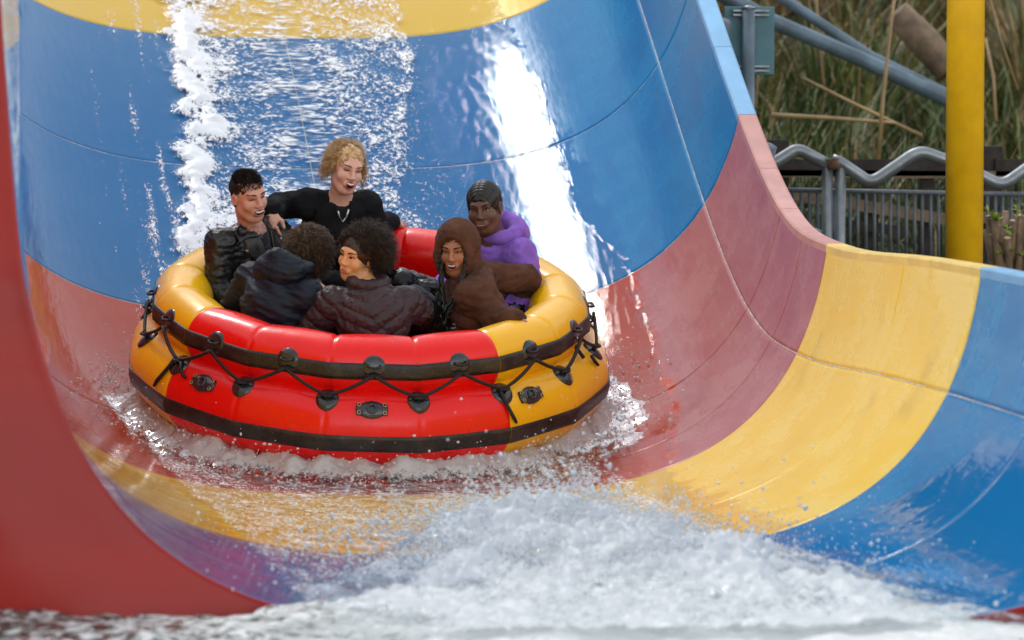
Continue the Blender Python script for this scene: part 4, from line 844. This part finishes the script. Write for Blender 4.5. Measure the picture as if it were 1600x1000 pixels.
# ---------------------------------------------------------------- woman in the purple hoodie
seat = (.60, .34, .34)
p = sit(seat, dict(head=(.575, .20, .936), neck=(.635, .27, .775), chest=(.67, .32, .60), shR=(.56, .45, .69), shL=(.755, .17, .70), elR=(.46, .35, .52), wrR=(.34, .20, .47), elL=(.80, .08, .52), wrL=(.66, -.05, .46)), (-.8, -.5))
u_ = Person('woman with cornrowed hair in a bright purple hoodie', seat, p, skin_mat('skin_deep', (.115, .050, .030), (.14, .062, .036)), (-.36, -.93, -.05), (-.18, 0, 1), (-.72, -.68, 0), scale=1.02, build=1.15, jaw=1.08, full_=1.15)
u_.body(); u_.face('smile', 'half', (.010, .007, .006), (.16, .06, .05), mw=.022, mh=.006, mz=-.060)
uj = [*u_.torso(1.08, 1.2), *u_.limbs(1, (.085, .072, .052), None)]
u_.cover('hoodie', uj, M_PURPLE, .008, [dict(amp=.006, freq=4.5, stretch=(.8, .8, 2.6), seed=51), dict(amp=.003, freq=24, seed=52)])
nk = u_.p['neck']; C_ = u_.CF
ring = [nk+C_@np.array([.100*math.sin(t_), .035-.095*(1-math.cos(t_))/1.1+.02, .015+.035*(1-math.cos(t_))/2]) for t_ in np.linspace(-2.9, 2.9, 24)]
hood = [cone(p0_, p1_, .030, .030, .02) for p0_, p1_ in zip(ring[:-1], ring[1:])]+[ell(nk+C_@np.array([0, -.135, .00]), (.115, .06, .075), .04, C_)]
u_.cover('hood', hood, M_PURPLE, .006, [dict(amp=.004, freq=8, stretch=(1, 1, 1.6), seed=53)])
u_.cover('trousers', u_.legs(.095, .078, .058)+[ell(u_.p['hip'], (.19, .16, .11), .04, u_.CF)], M_PUFFB, .010, [dict(amp=.009, freq=14, seed=54)]); u_.shoes()
jk2 = u_.cover('tied_jacket', [ell(np.array((.74, .10, .50))-u_.seat, (.11, .09, .06), .03), ell(np.array((.67, .0, .48))-u_.seat, (.10, .08, .05), .03), ell(np.array((.80, .20, .53))-u_.seat, (.08, .09, .05), .03)], M_PUFFB, .008, [dict(amp=.012, freq=13, seed=55), dict(amp=.004, freq=40, seed=56)])
V, F = sdf_mesh(cap_hair(u_, (.082, .100, .090), cuts=[((0, .118, -.035), (.080, .085, .106)), ((0, -.05, -.13), (.12, .1, .08))]+[((q*.092, -.002, -.008), (.03, .03, .045)) for q in (-1, 1)]), .0035); N = vnormals(V, F); L = (V-u_.p['head'])@u_.R
V = V+N*(.005*np.abs(np.sin(np.arctan2(L[:, 0], L[:, 2]+.05)*9))**.6+.0016*np.sin(L[:, 1]*420))[:, None]; hair_obj(u_, [(V, F)], HK)
mesh_obj('earring', *tube_geo([u_.H(-.080, .004, -.030), u_.H(-.088, .004, -.030)], .004, 8), M_STEEL, u_.bodyo)
# ================================================================ SURROUNDINGS
def at(px, py, Y):
    d = _v*FOCAL_PX+_r2*(px-800)-_u2*(py-500); k = (Y-CAM_POS[1])/d[1]; return CAM_POS+d*k
M_GREY = simple('galvanised', (.26, .29, .31), .42, .7, var=.2, scale=9, bump=.1)
M_BAR = simple('barrier_grey', (.13, .155, .17), .5, .3, var=.25, scale=9)
M_PIPE = simple('pipe_paint', (.13, .19, .24), .45, .1, var=.25, scale=6)
M_WOODD = simple('wood_dark', (.035, .026, .022), .8, var=.35, scale=14, bump=.5); M_WOOD = simple('wood_brown', (.20, .14, .09), .8, var=.3, scale=12, bump=.5)
M_TEAL = simple('sign_teal', (.075, .19, .23), .5, var=.15, scale=4); M_POST = simple('post_yellow', (.95, .50, .006), .38, var=.12, scale=5, bump=.15, bscale=40, coat=.2)
# ground and bank
def ground():
    xs = np.concatenate([np.linspace(-120, -10, 20), np.linspace(-9, 25, 70), np.linspace(27, 140, 20)]); ys = np.concatenate([np.linspace(-140, -8, 20), np.linspace(-7, 40, 90), np.linspace(44, 300, 20)])
    X, Y = np.meshgrid(xs, ys, indexing='ij'); Z = np.full_like(X, -.7)
    Z += sstep(2.15, 2.6, X)*sstep(-5.2, -4.6, Y)*.75                          # paved strip beside the slide
    Z += sstep(7.2, 26, Y)*5.5+sstep(20, 58, Y)*22
    Z += .12*fbm(np.stack([X*.6, Y*.6, 0*X], -1), 3)*(Y > 7)
    t = NT('ground_soil'); c = t.obj(); n = t.noise(c, 2.5, 5, .6); t.p(Base_Color=t.mix(t.ramp(n, .3, .7), (.055, .045, .022), (.10, .085, .04)), Roughness=.95)
    tag(mesh_obj('ground', np.stack([X, Y, Z], -1).reshape(-1, 3), grid_faces(len(xs), len(ys)), t.m), kind='structure')
ground()
def bank_z(X, Y): return -.7+.75+sstep(7.2, 26, Y)*5.5+sstep(20, 58, Y)*22
# grass: arching blades in tussocks
def grass(name, n_t, xr, yr, hr, cols, seed, blades=90, dry=.2, label=None):
    g = np.random.default_rng(seed); V = []; F = []; MI = []; n0 = 0
    for _ in range(n_t):
        Y = g.uniform(*yr); X = g.uniform(*xr); zb = bank_z(X, Y); hh = g.uniform(*hr); sp = hh*.75
        nb = blades; a = g.uniform(0, 2*np.pi, nb); r0 = .12*np.sqrt(g.random(nb)); L = hh*g.uniform(.6, 1.15, nb); out = sp*g.uniform(.25, 1.1, nb); dr = g.uniform(.1, .75, nb)
        u = np.linspace(0, 1, 6)[None, :]; rad = r0[:, None]+out[:, None]*u**1.6; z = L[:, None]*(u*1.25-dr[:, None]*u**2.6); w = (.011*(1-u)**.6+.001)*np.ones((nb, 1))
        cx, sx = np.cos(a)[:, None], np.sin(a)[:, None]; P = np.stack([X+rad*cx, Y+rad*sx, zb+z], -1); D = np.stack([-sx+0*u, cx+0*u, 0*rad], -1)*w[..., None]
        vv = np.stack([P-D, P+D], 2).reshape(-1, 3); V.append(vv); base = n0+np.arange(nb)[:, None]*12
        k = np.arange(5)[None, :]*2; f = np.stack([base+k, base+k+1, base+k+3, base+k+2], -1).reshape(-1, 4); F.append(f)
        mi = np.where(g.random(nb) < dry, 2, g.integers(0, 2, nb)); MI.append(np.repeat(mi, 5)); n0 += nb*12
    o = mesh_obj(name, np.concatenate(V), np.concatenate(F).tolist(), cols, mi=np.concatenate(MI).tolist()); return tag(o, label, 'grass', kind='stuff')
def leafm(name, c):
    t = NT(name); n = t.noise(t.obj(), 3, 3); t.p(Base_Color=t.mix(t.ramp(n, .3, .7), tuple(x*.7 for x in c), tuple(x*1.3 for x in c)), Roughness=.5); return t.m
G1, G2, G3 = leafm('grass_green', (.13, .165, .04)), leafm('grass_dark', (.04, .085, .025)), leafm('grass_straw', (.36, .24, .11))
BR = leafm('bracken_brown', (.20, .125, .05))
grass('tall_grass', 210, (1.5, 13), (7.4, 13.5), (.8, 1.4), [G1, G2, G3], 11, 110, .16, 'arching green tall grass on the bank behind the fence')
grass('hill_scrub', 260, (-26, 34), (24, 48), (2.2, 4.5), [G2, BR, G1], 14, 90, .1, 'dark scrub covering the hill high behind the slide')
grass('dry_grass', 170, (1.5, 16), (12.5, 21), (.7, 1.3), [BR, G1, G3], 12, 90, .35, 'brown dry grass and bracken high on the bank')
def cane(pts, r, label, mat=G3):
    m = MB().tube([at(*p) for p in pts], np.array(r)*.62, 6); o = m.obj('dead_cane', mat); tag(o, label, 'cane', 'dry canes on the bank')
cane([(1372, 255, 8.0), (1380, 150, 8.0), (1392, 40, 8.1), (1402, -40, 8.1)], [.025, .022, .018, .015], 'upright dry tan cane left of the yellow post')
cane([(1255, 122, 8.2), (1330, 160, 8.2), (1440, 212, 8.3)], [.014, .018, .02], 'long dry cane slanting down across the green grass')
cane([(1205, 180, 8.0), (1290, 184, 8.0), (1400, 192, 8.1)], [.026, .022, .014], 'thick dry cane lying level in the grass')
cane([(1540, 60, 8.4), (1552, 120, 8.3), (1556, 190, 8.2)], [.014, .02, .022], 'short dry cane just right of the yellow post')
cane([(1540, -30, 8.6), (1563, 60, 8.6), (1590, 140, 8.6)], [.013, .013, .014], 'thin dry cane leaning right beyond the yellow post')
cane([(1275, -10, 9.5), (1280, 70, 9.5), (1288, 140, 9.4)], [.016, .016, .018], 'thin upright dry cane below the grey pipes')
lg = MB().tube([at(1400, 20, 10.5), at(1440, 60, 10.5), at(1485, 110, 10.4)], [.10, .11, .11], 8).obj('fallen_log', M_WOOD); tag(lg, 'thick brown log leaning on the bank behind the grey pipes', 'log')
# grey pipes crossing the bank
tag(MB().tube([at(1090, -25, 8.9), at(1150, 2, 8.9), at(1200, 30, 8.9), at(1340, 90, 8.8), at(1490, 160, 8.6)], .05, 12).obj('steel_pipe', M_PIPE), 'thick grey steel pipe slanting down behind the teal sign', 'pipe')
tag(MB().tube([at(1195, -20, 9.4), at(1260, 22, 9.4), at(1360, 88, 9.2), at(1490, 152, 9.0)], .036, 12).obj('steel_pipe', M_PIPE), 'thinner grey pipe running just above the thick one', 'pipe')
# sign seen from behind
sg = tag(empty('sign', at(1168, 160, 4.2)), 'teal sign board seen from behind on a grey pole', 'sign'); o0 = np.array(sg.location)
def loc(m, name, mat, par, **k): return m.obj(name, mat, par, **k)
a_, b_ = at(1133, 10, 4.2)-o0, at(1211, 117, 4.2)-o0
loc(MB().box(((a_[0]+b_[0])/2, .03, (a_[2]+b_[2])/2), (b_[0]-a_[0], .012, a_[2]-b_[2])), 'board', M_TEAL, sg, smooth=False, bevel=.004)
pt = at(1168, 14, 4.2)-o0; loc(MB().tube([(pt[0], -.035, -2.2), (pt[0], -.035, pt[2])], .036, 14), 'pole', M_PIPE, sg)
loc(MB().tube([(pt[0], -.035, pt[2]), (pt[0], -.035, pt[2]+.012), (pt[0], -.035, pt[2]+.02)], [.039, .037, .01], 14), 'pole_cap', M_GREY, sg)
for py in (20, 107):
    q = at(1168, py, 4.2)-o0; w = (b_[0]-a_[0])*.42
    loc(MB().box((q[0]+w*.15, -.0, q[2]+.012), (w*1.7, .035, .010)).box((q[0]+w*.15, -.0, q[2]-.012), (w*1.7, .035, .010)), 'bracket', M_GREY, sg, smooth=False)
# yellow support post
ps = tag(empty('support_post', (at(1506, 430, 3.2)[0], 3.2, 0.0)), 'thick bright yellow round steel post beside the slide', 'post')
rp = (at(1535, 300, 3.2)[0]-at(1477, 300, 3.2)[0])/2
MB().tube([(0, 0, .05), (0, 0, 3.0), (0, 0, 6.5)], rp, 40).obj('shaft', M_POST, ps)
MB().tube([(0, 0, .02), (0, 0, .05)], rp*1.7, 24).obj('base_plate', M_POST, ps, smooth=False)
# wavy handrail on the steel barrier
YF = 5.0
hr = tag(empty('handrail', (at(1300, 400, YF)[0], YF, .05)), 'wavy grey steel pipe handrail on paired posts by the slide', 'handrail'); h0 = np.array(hr.location)
def rnd(pts, n=6, r=.22):
    pts = [np.array(p) for p in pts]; out = [pts[0]]
    for a, b, c in zip(pts[:-2], pts[1:-1], pts[2:]):
        for k in range(n+1):
            u = k/n; p = b+(a-b)*r; q = b+(c-b)*r; out.append((1-u)**2*p+2*u*(1-u)*b+u*u*q)
    return np.array(out+[pts[-1]])
MB().tube(rnd([at(x, y, YF)-h0 for x, y in ((1150, 236), (1205, 258), (1246, 232), (1297, 259))]), .036, 12).obj('rail_pipe', M_GREY, hr)
MB().tube(rnd([at(x, y, YF)-h0 for x, y in ((1300, 250), (1313, 254), (1361, 287), (1436, 235), (1500, 258), (1566, 291), (1640, 238), (1700, 262), (1760, 290))]), .036, 12).obj('rail_pipe', M_GREY, hr)
MB().tube([at(1299, 248, YF)-h0, at(1301, 264, YF)-h0], .05, 12).obj('collar', simple('rust', (.12, .06, .035), .8, var=.4), hr)
for x, w in ((1293, .042), (1313, .042)):
    p = at(x, 262, YF)-h0; MB().tube([(p[0], 0, 0), (p[0], 0, p[2])], w*.78, 12).obj('upright', M_GREY, hr)
br = tag(empty('barrier', (at(1300, 400, YF+.12)[0], YF+.12, .05)), 'grey steel barrier of thin upright bars under the wavy handrail', 'barrier'); b0 = np.array(br.location)
for py, r in ((298, .014), (415, .014)):
    MB().tube([at(1190, py-2, YF+.12)-b0, at(1700, py+8, YF+.12)-b0], r, 8).obj('crossbar', M_BAR, br)
g = np.random.default_rng(5)
for x in np.arange(1202, 1690, 12.6):
    xx = x+g.uniform(-.7, .7); p = at(xx, 299, YF+.12)-b0; q = at(xx, 420, YF+.12)-b0; MB().tube([p, q], .0105, 6).obj('bar', M_BAR, br)
# timber fence behind
YW = 6.2
wf = tag(empty('timber_fence', (at(1300, 400, YW)[0], YW, .05)), 'dark timber post and rail fence with wire mesh behind the barrier', 'fence'); w0 = np.array(wf.location)
for x, py, w in ((1217, 218, 27), (1360, 268, 22), (1447, 272, 20), (1549, 228, 30), (1650, 228, 28)):
    p = at(x, py, YW)-w0; d = (at(x+w, py, YW)-at(x, py, YW))[0]; MB().box((p[0], 0, p[2]/2), (d, d, p[2])).obj('post', M_WOODD, wf, smooth=False, bevel=.006)
for (x0, y0, x1, y1, th, mat) in ((1190, 262, 1530, 262, .05, M_WOODD), (1556, 262, 1700, 262, .05, M_WOODD), (1190, 271, 1700, 274, .022, M_WOOD), (1215, 300, 1480, 343, .035, M_WOOD), (1500, 338, 1700, 348, .035, M_WOOD), (1330, 352, 1420, 362, .03, M_WOODD)):
    p, q = at(x0, y0, YW-.09)-w0, at(x1, y1, YW-.09)-w0; m = MB(); dz = np.array([0, 0, th]); dy = np.array([0, .03, 0])
    m.add([p-dz, q-dz, q+dz, p+dz, p-dz+dy, q-dz+dy, q+dz+dy, p+dz+dy], [(0, 1, 2, 3), (5, 4, 7, 6), (3, 2, 6, 7), (1, 0, 4, 5), (0, 3, 7, 4), (2, 1, 5, 6)]); m.obj('rail', mat, wf, smooth=False)
m = MB()
for x in np.arange(1195, 1700, 5.2): m.tube([at(x, 275, YW+.05)-w0, at(x, 425, YW+.05)-w0], .0022, 3, cap=False)
for y in np.arange(275, 425, 9): m.tube([at(1190, y, YW+.05)-w0, at(1700, y+3, YW+.05)-w0], .0022, 3, cap=False)
tag(m.obj('wire_mesh', M_WOODD, wf), kind='stuff')
# pruned shrub: cut stalks with a few sprouts
sh = tag(empty('pruned_shrub', (at(1575, 430, 4.2)[0], 4.2, .05)), 'pruned shrub of thick cut stalks with small green sprouts', 'shrub'); s0 = np.array(sh.location)
M_STALK = simple('stalk_bark', (.19, .125, .075), .85, var=.3, bump=.5); M_CUT = simple('stalk_cut', (.55, .38, .22), .8); M_SPR = leafm('sprout_leaf', (.22, .33, .03))
for (x0, x1, y1, r) in ((1556, 1544, 338, .016), (1562, 1553, 334, .022), (1568, 1560, 352, .018), (1574, 1571, 332, .02), (1570, 1582, 345, .018), (1580, 1592, 330, .014), (1584, 1598, 338, .02), (1566, 1549, 366, .018), (1575, 1574, 372, .022), (1590, 1610, 335, .018), (1600, 1625, 340, .02), (1558, 1538, 360, .01), (1586, 1604, 352, .008)):
    p = at(x0, 470, 4.2+g.uniform(-.12, .12))-s0; q = at(x1, y1, 4.2+g.uniform(-.12, .12))-s0; mid = (p+q)/2+np.array([g.uniform(-.02, .02), 0, 0])
    st = MB().tube([p, mid, q], [r*1.15, r*1.05, r], 8).obj('stalk', M_STALK, sh)
    d = (q-mid)/np.linalg.norm(q-mid); MB().tube([q, q+d*.004], [r*.95, r*.9], 8).obj('cut_end', M_CUT, st)
for (x, y) in ((1552, 342), (1545, 332), (1560, 345), (1572, 358), (1578, 368), (1588, 328), (1592, 340), (1570, 385), (1582, 392), (1596, 400), (1560, 398)):
    m = MB(); c = at(x, y, 4.12)-s0
    for k in range(9):
        a = g.uniform(0, 6.28); e = g.uniform(.1, 1.3); d = np.array([math.cos(a)*math.cos(e), math.sin(a)*math.cos(e), math.sin(e)]); L = g.uniform(.03, .055); s_ = np.cross(d, [0, 0, 1.0]); s_ /= np.linalg.norm(s_)+1e-9
        m.add([c, c+d*L*.5+s_*L*.22, c+d*L, c+d*L*.5-s_*L*.22], [(0, 1, 2, 3)])
    m.obj('sprout', M_SPR, sh)
